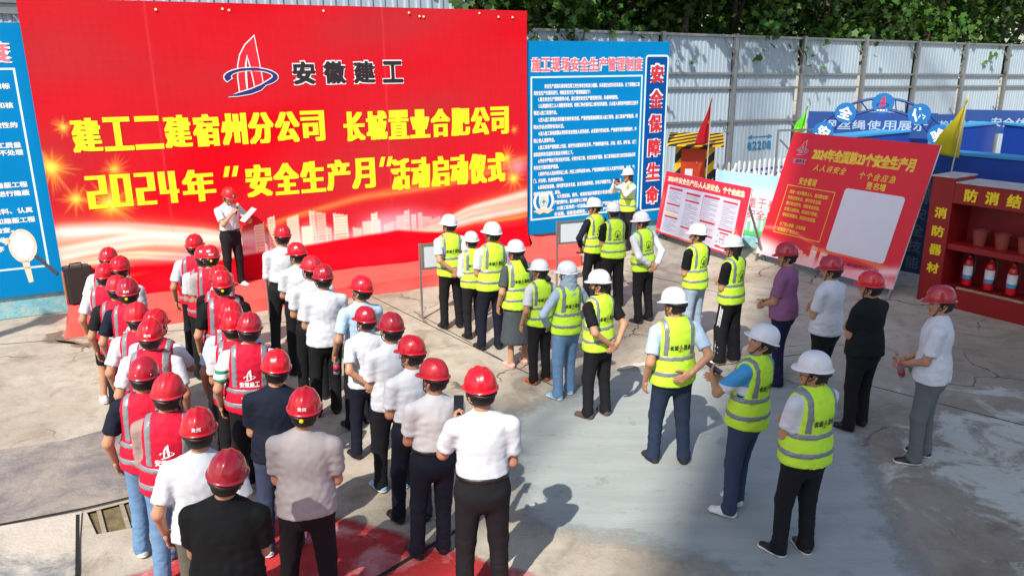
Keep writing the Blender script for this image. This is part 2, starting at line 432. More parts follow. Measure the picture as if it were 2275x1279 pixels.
# ---- hand: wrist at the origin, fingers along +z, palm towards +y, thumb on -x
def make_hand(curl):
    f = Field((-.085, -.04, -.03), (.06, .11, .21), .0046)
    f.cone((0, 0, -.02), (0, 0, .02), .026, .027, .02, (1, .75, 1))
    f.cone((-.014, .002, .03), (-.018, .004, .088), .024, .02, .02, (1, .6, 1)); f.cone((.014, .002, .03), (.02, .004, .085), .022, .018, .02, (1, .6, 1))
    for i, (x, L, z) in enumerate(((-.031, .07, .092), (-.0105, .078, .096), (.0105, .073, .093), (.03, .056, .086))):
        p = np.array([x, .003, z]); a = curl * (.55 + .05 * i)
        for q, l in enumerate((.45, .32, .26)):
            n = p + L * l * np.array([x * .5, math.sin(a), math.cos(a)]); f.cone(p, n, .0102 - .0011 * q, .0092 - .0011 * q, .006); p = n; a += curl * (.75 if q == 0 else .55)
    p = np.array([-.027, .006, .03])
    for q, (d, l) in enumerate((((-.75, .35, .6), .045), ((-.35, .45 + .4 * curl, .8), .034), ((.1, .5 + .4 * curl, .75), .026))):
        d = np.array(d) / np.linalg.norm(d); f.cone(p, p + d * l, .0125 - .0015 * q, .0112 - .0015 * q, .008); p = p + d * l
    V, F = f.skin(); return V, F
HEADS = {0: make_head(0), 1: make_head(1)}
HANDS = {'relax': make_hand(.5), 'grip': make_hand(1.35), 'flat': make_hand(.15)}

# ---- hair (neck space)
def make_hair(kind):
    f = Field((-.15, -.22, -.22), (.15, .14, .26), .009)
    f.cone((0, -.022, .158), (0, .02, .152), .088, .078, .02)
    f.cone((0, -.02, .10), (0, -.015, .09), .078, .07, .03, (1.02, 1, 1))
    f.cone((0, .085, .05), (0, .10, .13), .07, .075, .015, (1.3, 1, 1), sub=True)
    if kind == 'short':
        f.cone((0, -.05, .0), (0, -.06, .02), .055, .05, .02, (1.4, .8, 1), sub=True); f.slab(.055)
        f.cone((-.1, .03, .06), (.1, .03, .06), .035, .035, .015, sub=True)
    elif kind == 'bob':
        for x in (-.06, 0, .06): f.cone((x, -.045 + abs(x) * .3, .12), (x * 1.15, -.055 + abs(x) * .3, -.015), .045, .03, .02)
    elif kind == 'bun':
        f.cone((0, -.085, .06), (.0, -.115, .035), .035, .042, .02); f.slab(-.02)
    elif kind == 'tail':
        f.cone((0, -.085, .09), (0, -.115, .05), .035, .032, .02); f.cone((0, -.115, .05), (.045, -.12, -.10), .034, .03, .02); f.cone((.045, -.12, -.10), (.07, -.11, -.18), .03, .008, .02)
    elif kind == 'hood':
        f = Field((-.17, -.17, -.2), (.17, .14, .26), .010)
        f.cone((0, -.02, .15), (0, -.01, .02), .104, .095, .03); f.cone((0, .0, -.02), (0, .0, -.09), .095, .12, .05)
        f.cone((0, .10, .08), (0, .12, .13), .055, .06, .015, (1.15, 1, 1), sub=True)
        f.folds(.008, 3, ((10, 5, 55), (40, 0, 30), (-30, 20, 40)))
    return f.skin()
HAIR = {k: make_hair(k) for k in ('short', 'bob', 'bun', 'tail', 'hood')}

# ---- hard hat (neck space), peak towards +y
def make_hat(kind):
    NA, NR = 64, 18; V, F = [], []; cy, cz = .006, .176
    for j in range(NR + 1):
        ph = (j / NR) * math.pi / 2
        for i in range(NA):
            t = 2 * math.pi * i / NA; sx, sy = math.cos(t), math.sin(t)
            e = math.cos(ph) ** .82; r = e; z = math.sin(ph) ** .92
            x, y, zz = .107 * sx * r, (.129 if sy > 0 else .124) * sy * r, .128 * z
            if kind == 'rib':
                k = .0075 * math.exp(-(x / .017) ** 2) + .0045 * math.exp(-((abs(x) - .048) / .011) ** 2)
                k *= min(1, zz / .03)
                if sy < 0: k *= .9
                x *= 1 + k * 3; y *= 1 + k * 3; zz += k * 1.1
            elif kind == 'plain': zz += .004 * math.exp(-(x / .03) ** 2)
            V.append((x, cy + y, cz + zz))
    for j in range(NR):
        for i in range(NA):
            q = (i + 1) % NA; F.append([j * NA + i, j * NA + q, (j + 1) * NA + q, (j + 1) * NA + i])
    # rim: a short flange all round that grows into the peak at the front
    base = len(V); prof = []
    for (o, dz) in ((0, 0), (1, -.004), (1, -.0085), (.0, -.012)):
        for i in range(NA):
            t = 2 * math.pi * i / NA; sx, sy = math.cos(t), math.sin(t)
            fl = .0105 + (.034 if kind != 'plain' else .014) * max(0, sy) ** 1.6 + .006 * max(0, -sy) ** 2; tz = -.014 * max(0, sy) ** 2 - .006 * max(0, -sy)
            V.append(((.107 + fl * o) * sx, cy + ((.129 if sy > 0 else .124) + fl * o) * sy, cz + dz + tz * o))
    for j in range(3):
        for i in range(NA):
            q = (i + 1) % NA; F.append([base + j * NA + q, base + j * NA + i, base + (j + 1) * NA + i, base + (j + 1) * NA + q][::1])
    # inner shell
    b2 = len(V)
    for j in range(7):
        ph = (j / 6) * math.pi / 2
        for i in range(NA):
            t = 2 * math.pi * i / NA; V.append((.1035 * math.cos(t) * math.cos(ph), cy + .121 * math.sin(t) * math.cos(ph), cz - .012 + .122 * math.sin(ph)))
    for j in range(6):
        for i in range(NA):
            q = (i + 1) % NA; F.append([b2 + j * NA + q, b2 + j * NA + i, b2 + (j + 1) * NA + i, b2 + (j + 1) * NA + q])
    return np.array(V), F
HATG = {k: make_hat(k) for k in ('rib', 'white', 'plain')}
_hm = {}
def cached(key, fn):
    if key not in _hm: _hm[key] = fn()
    return _hm[key]
def strap_mesh():
    m = MB()
    for s in (-1, 1):
        m.tube([(s * .094, .03, .17), (s * .088, .045, .11), (s * .066, .062, .055), (s * .028, .068, .022), (0, .07, .018)], .0048, 6)
        m.tube([(s * .094, -.03, .17), (s * .094, .005, .11), (s * .085, .04, .085)], .0042, 6)
    return m.mesh('chin_strap', M_BLACK, True)
def band_mesh():
    m = MB(); P = [(.098 * math.cos(R(a)), -.008 + .108 * math.sin(R(a)), .150) for a in range(180, 361, 12)]
    V, F = [], []
    for i, (x, y, z) in enumerate(P):
        for k, (o, dz) in enumerate(((0, -.013), (.006, -.013), (.006, .013), (0, .013))):
            V.append((x * (1 + o * 9), y * (1 + o * 9), z + dz - .018 * (1 - abs(x) / .098)))
    for i in range(len(P) - 1):
        for k in range(4): F.append([i * 4 + k, i * 4 + (k + 1) % 4, i * 4 + 4 + (k + 1) % 4, i * 4 + 4 + k][::-1])
    F += [[0, 1, 2, 3], [len(V) - 4 + k for k in (3, 2, 1, 0)]]
    m.add(V, F); return m.mesh('headband', M_BLACK, True)
def knob_mesh():
    m = MB(); M = Matrix.Translation((0, -.124, .132)) @ Matrix.Rotation(R(90), 4, 'X')
    m.lathe([(.001, 0), (.014, 0), (.015, .006), (.012, .011), (.001, .011)], seg=14, M=M); return m.mesh('adjuster_knob', mat('knob_yellow', lin(245, 225, 20), .45, .03), True)
def hat_print(txt, front=False):
    def fn():
        V, F = HATG['rib']; bv = BVHTree.FromPolygons([Vector(v) for v in V], [list(f) for f in F])
        m = MB(); chars(m, txt, (-.03, .196, .03, .222), 0, .03, gap=.12); P = np.concatenate(m.V); o = []
        for p in P:
            h = bv.ray_cast(Vector((p[0], -.4, p[2])), Vector((0, 1, 0))); y = h[0].y if h[0] else -.13; o.append((p[0], y - .0018, p[2]))
        return mesh_np('lettering', np.array(o), m.F, [M_WHITETXT], False)
    return cached('hp' + txt, fn)
def hat_mark():
    def fn():
        m = MB(); sail, sw = emblem(0, .215, .05); m.poly([sail]); m.poly([sw]); P = np.concatenate(m.V)
        V, F = HATG['rib']; bv = BVHTree.FromPolygons([Vector(v) for v in V], [list(f) for f in F]); o = []
        for p in P:
            h = bv.ray_cast(Vector((-p[0], .4, p[2])), Vector((0, -1, 0))); y = h[0].y if h[0] else .13; o.append((-p[0], y + .0018, p[2]))
        return mesh_np('printed_mark', np.array(o), m.F, [M_WHITETXT], False)
    return cached('hatmark', fn)

# ---- shoe (ankle at origin, toe towards +y)
def make_shoe(kind):
    f = Field((-.07, -.12, -.02), (.07, .24, .16), .008)
    f.cone((0, -.035, .045), (0, .04, .048), .04, .042, .03); f.cone((0, .03, .042), (.004, .135, .026), .04, .034, .03, (1.12, 1, .85))
    if kind == 'flat': f.cone((0, .0, .10), (0, .05, .075), .036, .04, .02, sub=True)
    else: f.cone((0, -.03, .05), (0, -.025, .085), .038, .036, .02)
    up = f.copy(); up.slab(.012); V, F = up.skin()
    f.D -= .006; f.slab(-.0, .022 if kind != 'sneaker' else .03); V2, F2 = f.skin()
    return (V, F), (V2, F2)
SHOE = {k: make_shoe(k) for k in ('dress', 'sneaker', 'flat')}

def ik(S, T, u, l, pole):
    S, T = np.array(S, float), np.array(T, float); d = T - S; L = np.linalg.norm(d)
    if L > (u + l) * .995: T = S + d / L * (u + l) * .995; d = T - S; L = np.linalg.norm(d)
    n = d / L; a = (u * u - l * l + L * L) / (2 * L); hgt = math.sqrt(max(u * u - a * a, 0))
    p = np.array(pole, float); p = p - n * (p @ n); p /= np.linalg.norm(p)
    return S + n * a + p * hgt, T
# wrists (left, right), poles (left, right), hand shapes, hand directions
POSES = {
    'side': (((-.262, .045, .875), (-.4, -1, 0), 'relax', (.05, .15, -1)), ((.262, .03, .875), (.4, -1, 0), 'relax', (-.05, .15, -1))),
    'behind': (((-.045, -.215, .97), (-1, -.25, 0), 'relax', (.85, -.15, -.35)), ((.075, -.225, .95), (1, -.25, 0), 'relax', (-.9, .05, -.2))),
    'front': (((-.055, .19, .985), (-.6, -.6, -.25), 'relax', (.8, .2, -.4)), ((.055, .20, 1.0), (.6, -.6, -.25), 'grip', (-.8, .2, -.35))),
    'crossed': (((-.02, .165, 1.17), (-.42, -.25, -1), 'relax', (.95, -.25, .1)), ((.03, .195, 1.12), (.42, -.25, -1), 'relax', (-.95, -.35, .05))),
    'leftback': (((-.05, -.21, .99), (-1, -.3, 0), 'relax', (.9, -.1, -.2)), ((.255, .06, .88), (.4, -1, 0), 'relax', (-.05, .2, -1))),
    'rightback': (((-.265, .02, .875), (-.4, -1, 0), 'relax', (.02, .12, -1)), ((.07, -.21, 1.0), (1, -.35, 0), 'relax', (-.9, -.1, -.1))),
    'phone': (((-.07, .30, 1.17), (-.9, -.1, -.7), 'grip', (.35, .55, .5)), ((.055, .28, 1.14), (.9, -.1, -.7), 'relax', (-.6, .5, .3))),
    'bigphone': (((-.17, .31, 1.22), (-.45, -.35, -1), 'grip', (-.05, .35, .9)), ((.08, .22, 1.03), (.35, -.4, -1), 'relax', (-.8, .3, .1))),
    'camera': (((-.10, .27, 1.455), (-.7, 0, -1), 'grip', (.45, .3, .8)), ((.10, .27, 1.455), (.7, 0, -1), 'grip', (-.45, .3, .8))),
    'speech': (((-.16, .33, 1.17), (-.9, -.2, -.8), 'grip', (.2, .8, .35)), ((.055, .19, 1.335), (.9, 0, -.9), 'grip', (-.55, .35, .6))),
    'bottle': (((-.275, .05, .885), (-.4, -1, 0), 'grip', (0, .15, -1)), ((.07, .215, 1.0), (1, -.15, -.1), 'relax', (-.8, .2, -.35))),
    'pocket': (((-.215, .09, .955), (-1, -.35, 0), 'relax', (.35, .3, -.85)), ((.215, .09, .955), (1, -.35, 0), 'relax', (-.35, .3, -.85))),
}
NECK = np.array([0, -.008, 1.467])
FOLD_SHIRT = ((14, 6, 38), (-20, 8, 30), (32, -10, 16), (8, 20, 62), (48, 10, -14))
FOLD_LEG = ((30, 12, 44), (-34, 20, 58), (46, 18, 7), (-26, -22, 30), (14, 40, 80))
def torso(f, o, fat, belly, sh=.145, k=.05, low=.90, skirt=0):
    a = 1 + fat
    f.cone((0, -.012, low), (0, -.008, 1.03), .152 * a + o, .140 * a + o, k, (1.04, .74, 1))
    f.cone((0, -.004, 1.03), (0, -.006, 1.28), .140 * a + o, .158 * a + o, k, (1.02, .70, 1))
    if belly > 0: f.cone((0, .05, 1.03), (0, .05, 1.12), .10 + belly + o, .10 + belly + o, .06, (1.15, .8, 1))
    for q in (-1, 1):
        f.cone((0, -.014, 1.392), (q * sh, -.016, 1.372), .064 + o, .052 + o, k, (1, .98, 1))
        f.cone((q * .085, -.016, 1.385), (q * .012, -.012, 1.45), .052 + o, .045 + o, .04)
    return f
def arms(f, J, o, part, cutat=None, k=.03, fo=0):
    for sx, (S, E, Wr) in J.items():
        if part == 'short':
            t = .74; C = S + (E - S) * t; d = E - S
            f.cone(S, S + (E - S) * .95, .049 + o, .056 + o, k, cut=(C, d))
        else:
            f.cone(S, E, .05 + o, .041 + o, k)
            if part == 'long':
                d = Wr - E; f.cone(E, Wr, .042 + o, .034 + o, .02, cut=(Wr - d * .06, d))
            else: f.cone(E, Wr, .041 + o, .0265 + o, .02)
    return f
def glasses_mesh():
    m = MB()
    for q in (-1, 1):
        m.tube([(q * .032 + .024 * math.cos(R(a)), .103 - .25 * abs(q * .032 + .024 * math.cos(R(a))) ** 1.5, .117 + .018 * math.sin(R(a))) for a in range(0, 360, 30)], .0022, 6, closed=True)
        m.tube([(q * .056, .099, .12), (q * .083, .04, .122), (q * .086, .0, .118)], .0022, 6)
    m.tube([(-.009, .108, .121), (.009, .108, .121)], .0022, 6); return m.mesh('glasses', M_BLACK, True)
def mask_mesh(c):
    f = Field((-.12, -.1, -.05), (.12, .17, .16), .007); f.cone((0, .05, .085), (0, .058, .045), .066, .055, .03, (1, 1, 1)); f.slab(.0, .092); f.slab(.05, None, 1)
    v, q = f.skin(); return mesh_np('face_mask', v, q, [mat('mask_' + c, {'black': (.014, .014, .016), 'blue': lin(70, 130, 190)}[c], .8, .05)])

NPERS = 0
HANDPOS = {}
def person(key, x, y, z0, H, az, label, pose='side', head=0, nod=0, tilt=0, top='white', sleeve='short', tuck=False, collar=True,
           legs='black', legkind='trousers', vest=None, hat='red', hatkind='rib', hair='short', shoe='dress', shoecol='black', sole=None,
           fat=0.0, belly=0.0, fem=0, lean=0.0, stance=.0, h=.0135, hatprint=None, dot=False, skin=1.0, rolltilt=0, stripes=False, spread=.115, group='crowd listening to the speech', glasses=False, mask=None):
    global NPERS; NPERS += 1; seed = NPERS * 17 + 3
    rr = random.Random(seed)
    if hat == 'red': hat = ('red', 'red', 'fadedred', 'darkred')[rr.randrange(4)]
    root = link('person', None); root.empty_display_size = .3; tag(root, label, 'person', group)
    s = H / 1.78
    M = Matrix.Translation((x, y, z0)) @ Matrix.Rotation(R(tilt), 4, 'Y') @ Matrix.Rotation(R(-az), 4, 'Z') @ Matrix.Scale(s, 4)
    root.matrix_world = M
    sh = .175 if fem else .192
    nod += rr.uniform(-6, 5); rolltilt += rr.uniform(-4, 4); head += rr.uniform(-4, 4); fat += rr.uniform(.02, .075) if not fem else rr.uniform(-.01, .03)
    J = {}; hand = {}
    for i, sx in enumerate((-1, 1)):
        T, pole, hk, hd = POSES[pose][i]; T = np.array(T) + (0, (fat * .18 + belly * .7) * (1 if T[1] > .1 else -.6 if T[1] < -.1 else 0), 0)
        S = np.array([sx * (sh + fat * .05), -.016, 1.368]); E, Wr = ik(S, T, .29, .25, pole); J[sx] = (S, E, Wr); hand[sx] = (hk, np.array(hd, float))
    # feet, knees
    st = stance if stance else rr.uniform(-.05, .05)
    A = {-1: np.array([-spread, st, .075]), 1: np.array([spread, -st, .075])}; out = {-1: rr.uniform(8, 20), 1: -rr.uniform(8, 20)}
    HP = {q: np.array([q * .088, -.01, .90]) for q in (-1, 1)}
    K = {q: (HP[q] + A[q]) * .5 + np.array([q * .006, .018 + max(0, A[q][1]) * .3, .01]) for q in (-1, 1)}
    # ---- body: one skin from neck to ankles, head and hands grown on to it
    f = Field((-.5, -.42, .0), (.5, .48, 1.56), h)
    torso(f, -.022, fat, belly * .8, .135); f.cone(NECK + (0, .0, -.05), NECK + (0, .004, .05), .056, .053, .03)
    for q in (-1, 1):
        f.cone(HP[q], K[q], .072, .052, .04); f.cone(K[q], A[q] + (0, -.012, .0), .05, .036, .03); f.cone(A[q], A[q] + (0, .05, -.035), .036, .03, .03)
    arms(f, J, 0, 'skin')
    V, F = f.skin(); tone = SKIN * skin
    parts = [(V, F, tone)]
    hv, hf, ht = HEADS[fem]
    HM = Matrix.Translation(NECK) @ Matrix.Rotation(R(-head), 4, 'Z') @ Matrix.Rotation(R(nod), 4, 'X') @ Matrix.Rotation(R(rolltilt), 4, 'Y')
    parts.append((xf(hv, HM), hf, ht * skin))
    for sx in (-1, 1):
        kind, hd = hand[sx]; Wr = J[sx][2]; z = Vector(hd).normalized()
        fo = Vector(J[sx][2] - J[sx][1]).normalized(); z = (z * 1.1 + fo * .25).normalized() if pose == 'crossed' else (z * .65 + fo * .6).normalized()
        pal = Vector((-sx, .1, 0)) if pose in ('side',) or abs(hd[2]) > .9 else Vector((0, -1 if hd[1] < .2 and Wr[1] > 0 else 1, -.2))
        if pose in ('behind', 'leftback', 'rightback') and Wr[1] < -.1: pal = Vector((0, 1, -.1))
        if kind == 'grip' and Wr[1] > .1: pal = Vector((-sx, .2, 0)) if abs(hd[2]) > .5 else Vector((0, -1, .2))
        yv = (pal - z * pal.dot(z)).normalized(); xv = yv.cross(z)
        HMt = Matrix(((xv.x, yv.x, z.x, Wr[0]), (xv.y, yv.y, z.y, Wr[1]), (xv.z, yv.z, z.z, Wr[2]), (0, 0, 0, 1)))
        v, ff = HANDS[kind]; v = v.copy()
        thumb_dir = xv.dot(Vector((0, 0, 1))) if abs(z.z) < .7 else xv.dot(Vector((0, 1, 0)))
        if thumb_dir > 0: v = v * np.array([-1, 1, 1]); ff = ff[:, ::-1]      # thumb turned up / forwards
        if fem: v = v * .9
        parts.append((xf(v, HMt), ff, tone))
        HANDPOS[(key, sx)] = (M @ HMt @ Vector((0, .028, .085)), (M.to_3x3() @ HMt.to_3x3()).normalized())
    V, F, T = join(parts)
    link('body', mesh_np('body', V, F, [M_SKIN], True, T), root)
    # ---- upper garment
    tm = TOPS[top]
    f = Field((-.42, -.36, .70), (.42, .45, 1.56), h)
    hem = 1.0 if tuck else .875
    o = .010 if tuck else .014
    torso(f, o, fat, belly, .148 if not fem else .135, low=.92)
    if not tuck: f.cone((0, -.010, .86), (0, -.01, .98), .170 * (1 + fat) + o, .155 * (1 + fat) + o, .05, (1.07, .80, 1))
    arms(f, J, .012 if sleeve == 'short' else .010, sleeve)
    f.folds(.0085, seed, FOLD_SHIRT, lambda X, Y, Z: np.clip(1.35 - 1.9 * np.maximum(Z - 1.05, 0), .45, 1.35) * (np.clip((Z - .99) / .08, .1, 1) if tuck else 1))
    if collar:
        f.cone((0, -.012, 1.40), (0, -.004, 1.487), .068, .0635, .008, cut=((0, 0, 1.487), (0, -.25, 1)))
        f.cone((0, .02, 1.43), (0, .05, 1.52), .03, .045, .01, sub=True)
    f.D = np.maximum(f.D, hem + .012 * np.sin(9 * f.grid()[0] + seed) - f.grid()[2])
    V, F = f.skin()
    link('long_sleeved_shirt' if sleeve == 'long' else ('shirt' if collar else 't_shirt'), mesh_np('shirt', V, F, [tm]), root)
    # ---- lower garment
    lm = LEGS[legs]
    f = Field((-.34, -.34, .0), (.34, .34, 1.12), h)
    if legkind == 'skirt':
        f.cone((0, -.01, 1.0), (0, -.005, .40), .145 * (1 + fat), .235, .03, (1.03, .82, 1), cut=((0, 0, .36), (0, 0, -1)))
        f.folds(.012, seed, ((46, 20, 3), (-36, 30, 2), (60, -20, 4)), lambda X, Y, Z: np.clip(1.1 - Z, .1, .7)); nm = 'skirt'
    else:
        f.cone((0, -.014, .90), (0, -.008, 1.03), .152 * (1 + fat) + .014, .140 * (1 + fat) + .017, .05, (1.05, .76, 1))
        wd = {'wide': .022, 'slim': -.008}.get(legkind, 0.0)
        for q in (-1, 1):
            f.cone(HP[q] + (0, -.004, .0), K[q], .098 + fat * .06, .072 + wd * .6, .035, (1, 1.02, 1))
            if legkind != 'shorts': f.cone(K[q], A[q] + (0, -.012, -.015), .070 + wd, .060 + wd, .03)
            if legkind not in ('shorts',): f.cone(A[q] + (0, .0, .02), A[q] + (0, .012, .0), .060 + wd, .060 + wd, .03)
        f.folds(.0065, seed + 1, FOLD_LEG, lambda X, Y, Z: np.where(Z < .3, 1.5, 1.5 - 1.2 * np.clip((Z - .3) / .12, 0, 1)) + .35 * np.exp(-((Z - .5) / .08) ** 2) + .4 * np.exp(-((Z - .86) / .07) ** 2))
        f.slab(.50 if legkind == 'shorts' else .03); nm = 'shorts' if legkind == 'shorts' else 'trousers'
    f.slab(None, 1.035)
    V, F = f.skin(); tr = link(nm, mesh_np(nm, V, F, [lm]), root)
    if tuck:
        g = Field((-.3, -.25, .97), (.3, .3, 1.07), .0125)
        g.cone((0, -.014, .90), (0, -.008, 1.03), .152 * (1 + fat) + .020, .140 * (1 + fat) + .0235, .05, (1.05, .76, 1)); g.slab(1.0, 1.038)
        V, F = g.skin(); link('belt', mesh_np('belt', V, F, [M_BELT]), tr)
    if stripes:
        for q in (1, -1):
            m = MB()
            for dy in (-.018, 0, .018):
                P = [HP[q] + (q * .092, dy, .05), HP[q] * .5 + K[q] * .5 + (q * .093, dy, 0), K[q] + (q * .079, dy, 0), K[q] * .5 + A[q] * .5 + (q * .078, dy, 0), A[q] + (q * .074, dy - .005, .02)]
                m.tube(P, .0065, 5)
            m.build('side_stripe', M_WHITETXT, tr, smooth=True)
    # ---- shoes
    (uv, uf), (sv, sf) = SHOE[shoe]
    um, sm = SHOEM[shoecol], SHOEM[sole or ('white' if shoe == 'sneaker' else shoecol)]
    for q in (-1, 1):
        so_ = link('shoe', cached(('shoe', shoe, shoecol), lambda: mesh_np('shoe', uv, uf, [um])), root)
        so_.location = (A[q][0], A[q][1], 0); so_.rotation_euler = (0, 0, R(out[q]))
        link('sole', cached(('sole', shoe, sole or shoecol), lambda: mesh_np('sole', sv, sf, [sm])), so_)
    # ---- hair and hat
    kh = link('hood' if hair == 'hood' else 'hair', cached(('hair', hair), lambda: mesh_np('hair', *HAIR[hair], [M_HAIR if hair != 'hood' else TOPS['paleblue']])), root); kh.matrix_local = HM
    hk = 'white' if hat == 'white' and hatkind == 'rib' else hatkind
    ho = link('hard_hat', cached(('hat', hk, hat), lambda: mesh_np('hard_hat', *HATG[hk], [HATS[hat]])), root); ho.matrix_local = HM
    link('chin_strap', cached('strap', strap_mesh), ho)
    hb = link('headband', cached('band', band_mesh), ho)
    if dot: link('adjuster_knob', cached('knob', knob_mesh), ho)
    if hatprint == 'mark': link('printed_mark', hat_mark(), ho)
    elif hatprint: link('lettering', hat_print(hatprint), ho)
    if hatkind == 'plain':
        m = MB()
        for a in range(0, 360, 60):
            t = R(a + 15); m.lathe([(.001, 0), (.005, 0), (.004, .0025), (.001, .003)], seg=8, M=Matrix.Translation((.1055 * math.cos(t), .006 + .124 * math.sin(t), .2)) @ Matrix.Rotation(t, 4, 'Z') @ Matrix.Rotation(R(82), 4, 'Y'))
        m.build('rivet', M_WHITE, ho)
    if glasses:
        g = link('glasses', cached('glasses', glasses_mesh), root); g.matrix_local = HM
    if mask:
        g = link('face_mask', cached('mask' + mask, lambda: mask_mesh(mask)), root); g.matrix_local = HM
    # ---- vest
    if vest:
        hv_ = .0125 if h < .0145 else .015
        f = Field((-.36, -.34, .76), (.36, .40, 1.54), hv_)
        torso(f, .027 + (.004 if fat > .1 else 0), fat, belly, .115, .05, .92)
        f.cone((0, -.010, .80), (0, -.01, .98), .168 * (1 + fat) + .026, .152 * (1 + fat) + .024, .05, (1.07, .82, 1))
        f.folds(.0085, seed + 2, FOLD_SHIRT)
        full = f.copy()
        for q in (-1, 1):
            f.cone((q * .262, -.01, 1.20), (q * .255, -.014, 1.47), .092 + fat * .05, .095, .012, (1, 1.45, 1), sub=True)
            f.cone(J[q][0] + (q * .03, 0, .01), J[q][0] * .35 + J[q][1] * .65, .066, .066, .012, sub=True)
        f.cone((0, .02, 1.455), (0, .01, 1.56), .075, .085, .012, sub=True); f.cone((0, .16, 1.28), (0, .10, 1.50), .012, .085, .012, sub=True)
        hemv = .865 - (.0 if vest == 'red' else .01)
        X, Y, Z = f.grid()
        f.D = np.maximum(f.D, hemv + .012 * np.sin(7 * X + seed) + .05 * np.abs(X) - Z)
        V, F = f.skin(); vo = link('safety_vest', mesh_np('safety_vest', V, F, [VESTM[vest]]), root)
        bv = BVHTree.FromPolygons([Vector(v) for v in V], F.tolist())
        outer = f.copy(); outer.D -= .0038
        def band(lo, hi, ax, extra=None):
            g = outer.copy(); g.slab(lo, hi, ax)
            if extra: extra(g)
            v, q = g.skin()
            if len(v): link('reflective_strip', mesh_np('reflective_strip', v, q, [M_GREYSTRIP]), vo)
        z1, z2 = (1.10, .955) if vest != 'red' else (1.06, .93)
        band(z1, z1 + .05, 2); band(z2, z2 + .05, 2)
        for q in (-1, 1):
            lo, hi = sorted((q * (.088 + fat * .1), q * (.140 + fat * .1))); band(lo, hi, 0, lambda g: g.slab(z1 + .05, None, 2))
        # lettering on the back, laid on the cloth
        groups = {}
        if vest == 'red':
            m = MB(); chars(m, '安徽建工', (-.086, 1.128, .086, 1.176), 0, .03, gap=.06); sail, sw = emblem(0, 1.242, .105); m.poly([sail]); m.poly([sw]); chars(m, '安全生产', (-.075, 1.008, .075, 1.046), 0, .02, gap=.2); groups['lettering'] = (m, M_WHITETXT)
        elif vest == 'yellow':
            m = MB(); chars(m, '长城', (-.104, 1.212, -.024, 1.262), 0, .045, gap=.05); chars(m, '置业', (.026, 1.212, .104, 1.262), 0, .045, gap=.05); chars(m, '中国建工', (-.026, 1.196, .026, 1.209), 0, .01)
            sail, sw = emblem(0, 1.244, .05); m.poly([sw]); groups['lettering'] = (m, M_GREENTXT); m2 = MB(); m2.poly([sail]); groups['printed_mark'] = (m2, M_REDTXT)
        elif vest == 'ring':
            m = MB(); C = (0, 1.265)
            m.poly([[(C[0] + .052 * math.cos(t * .2094), C[1] + .06 * math.sin(t * .2094)) for t in range(30)], [(C[0] + .044 * math.cos(-t * .2094), C[1] + .052 * math.sin(-t * .2094)) for t in range(30)]])
            m.poly([[(-.012, 1.215), (.0, 1.215), (.0, 1.29), (-.008, 1.28)]]); m.poly([[(.003, 1.215), (.016, 1.215), (.013, 1.262), (.003, 1.272)]]); m.poly([[(-.026, 1.222), (-.015, 1.217), (-.014, 1.25), (-.022, 1.245)]])
            chars(m, '金鹏控股', (-.07, 1.165, .07, 1.192), 0, .01, gap=.15); groups['lettering'] = (m, M_GREENTXT)
        for nm, (m, mm) in groups.items():
            P = np.concatenate(m.V); o_ = []
            for p in P:
                hit = bv.ray_cast(Vector((p[0], -.8, p[2])), Vector((0, 1, 0))); yy = hit[0].y if hit[0] else -.2; o_.append((p[0], yy - .0035, p[2]))
            link(nm, mesh_np(nm, np.array(o_), m.F, [mm], False), vo)
    return root

TOPS = {'white': cloth('white_shirt', (208, 211, 217)), 'offwhite': cloth('off_white_shirt', (212, 211, 212)), 'grey': cloth('grey_t_shirt', (168, 160, 160)), 'navy': cloth('navy_t_shirt', (20, 26, 42)),
        'black': cloth('black_t_shirt', (18, 18, 20)), 'purple': cloth('mauve_shirt', (140, 92, 128)), 'paleblue': cloth('pale_blue_cotton', (160, 180, 196)), 'lightblue': cloth('light_blue_shirt', (176, 200, 222)),
        'charcoal': cloth('charcoal_dress', (70, 76, 80)), 'skyblue': cloth('sky_blue_polo', (70, 150, 205)), 'darkgreen': cloth('black_green_t_shirt', (22, 27, 28))}
def plaid_mat(name, bands):
    """woven stripes: bands = [(z0, z1, colour)] over the first colour"""
    m = mat(name, lin(*bands[0]), .85, .05, 6, .3, 14); n, l = m.node_tree.nodes, m.node_tree.links
    b = n['Principled BSDF']; tc = n.new('ShaderNodeTexCoord'); sp = n.new('ShaderNodeSeparateXYZ'); l.new(tc.outputs['Object'], sp.inputs[0])
    prev = None
    for z0, z1, c in bands[1:]:
        a = n.new('ShaderNodeMath'); a.operation = 'GREATER_THAN'; l.new(sp.outputs[2], a.inputs[0]); a.inputs[1].default_value = z0
        d = n.new('ShaderNodeMath'); d.operation = 'LESS_THAN'; l.new(sp.outputs[2], d.inputs[0]); d.inputs[1].default_value = z1
        e = n.new('ShaderNodeMath'); e.operation = 'MULTIPLY'; l.new(a.outputs[0], e.inputs[0]); l.new(d.outputs[0], e.inputs[1])
        mx = n.new('ShaderNodeMix'); mx.data_type = 'RGBA'; l.new(e.outputs[0], mx.inputs[0]); mx.inputs[7].default_value = (*lin(*c), 1)
        if prev is None: mx.inputs[6].default_value = (*lin(*bands[0]), 1)
        else: l.new(prev, mx.inputs[6])
        prev = mx.outputs[2]
    l.new(prev, b.inputs['Base Color']); return m
TOPS['greenwhite'] = plaid_mat('green_white_striped_shirt', [(222, 224, 224), (1.10, 1.20, (30, 128, 84)), (1.245, 1.275, (30, 128, 84))])
TOPS['bluewhite'] = plaid_mat('blue_white_polo', [(66, 150, 208), (1.17, 1.25, (214, 220, 226)), (1.14, 1.16, (18, 26, 60)), (1.10, 1.13, (18, 26, 60))])
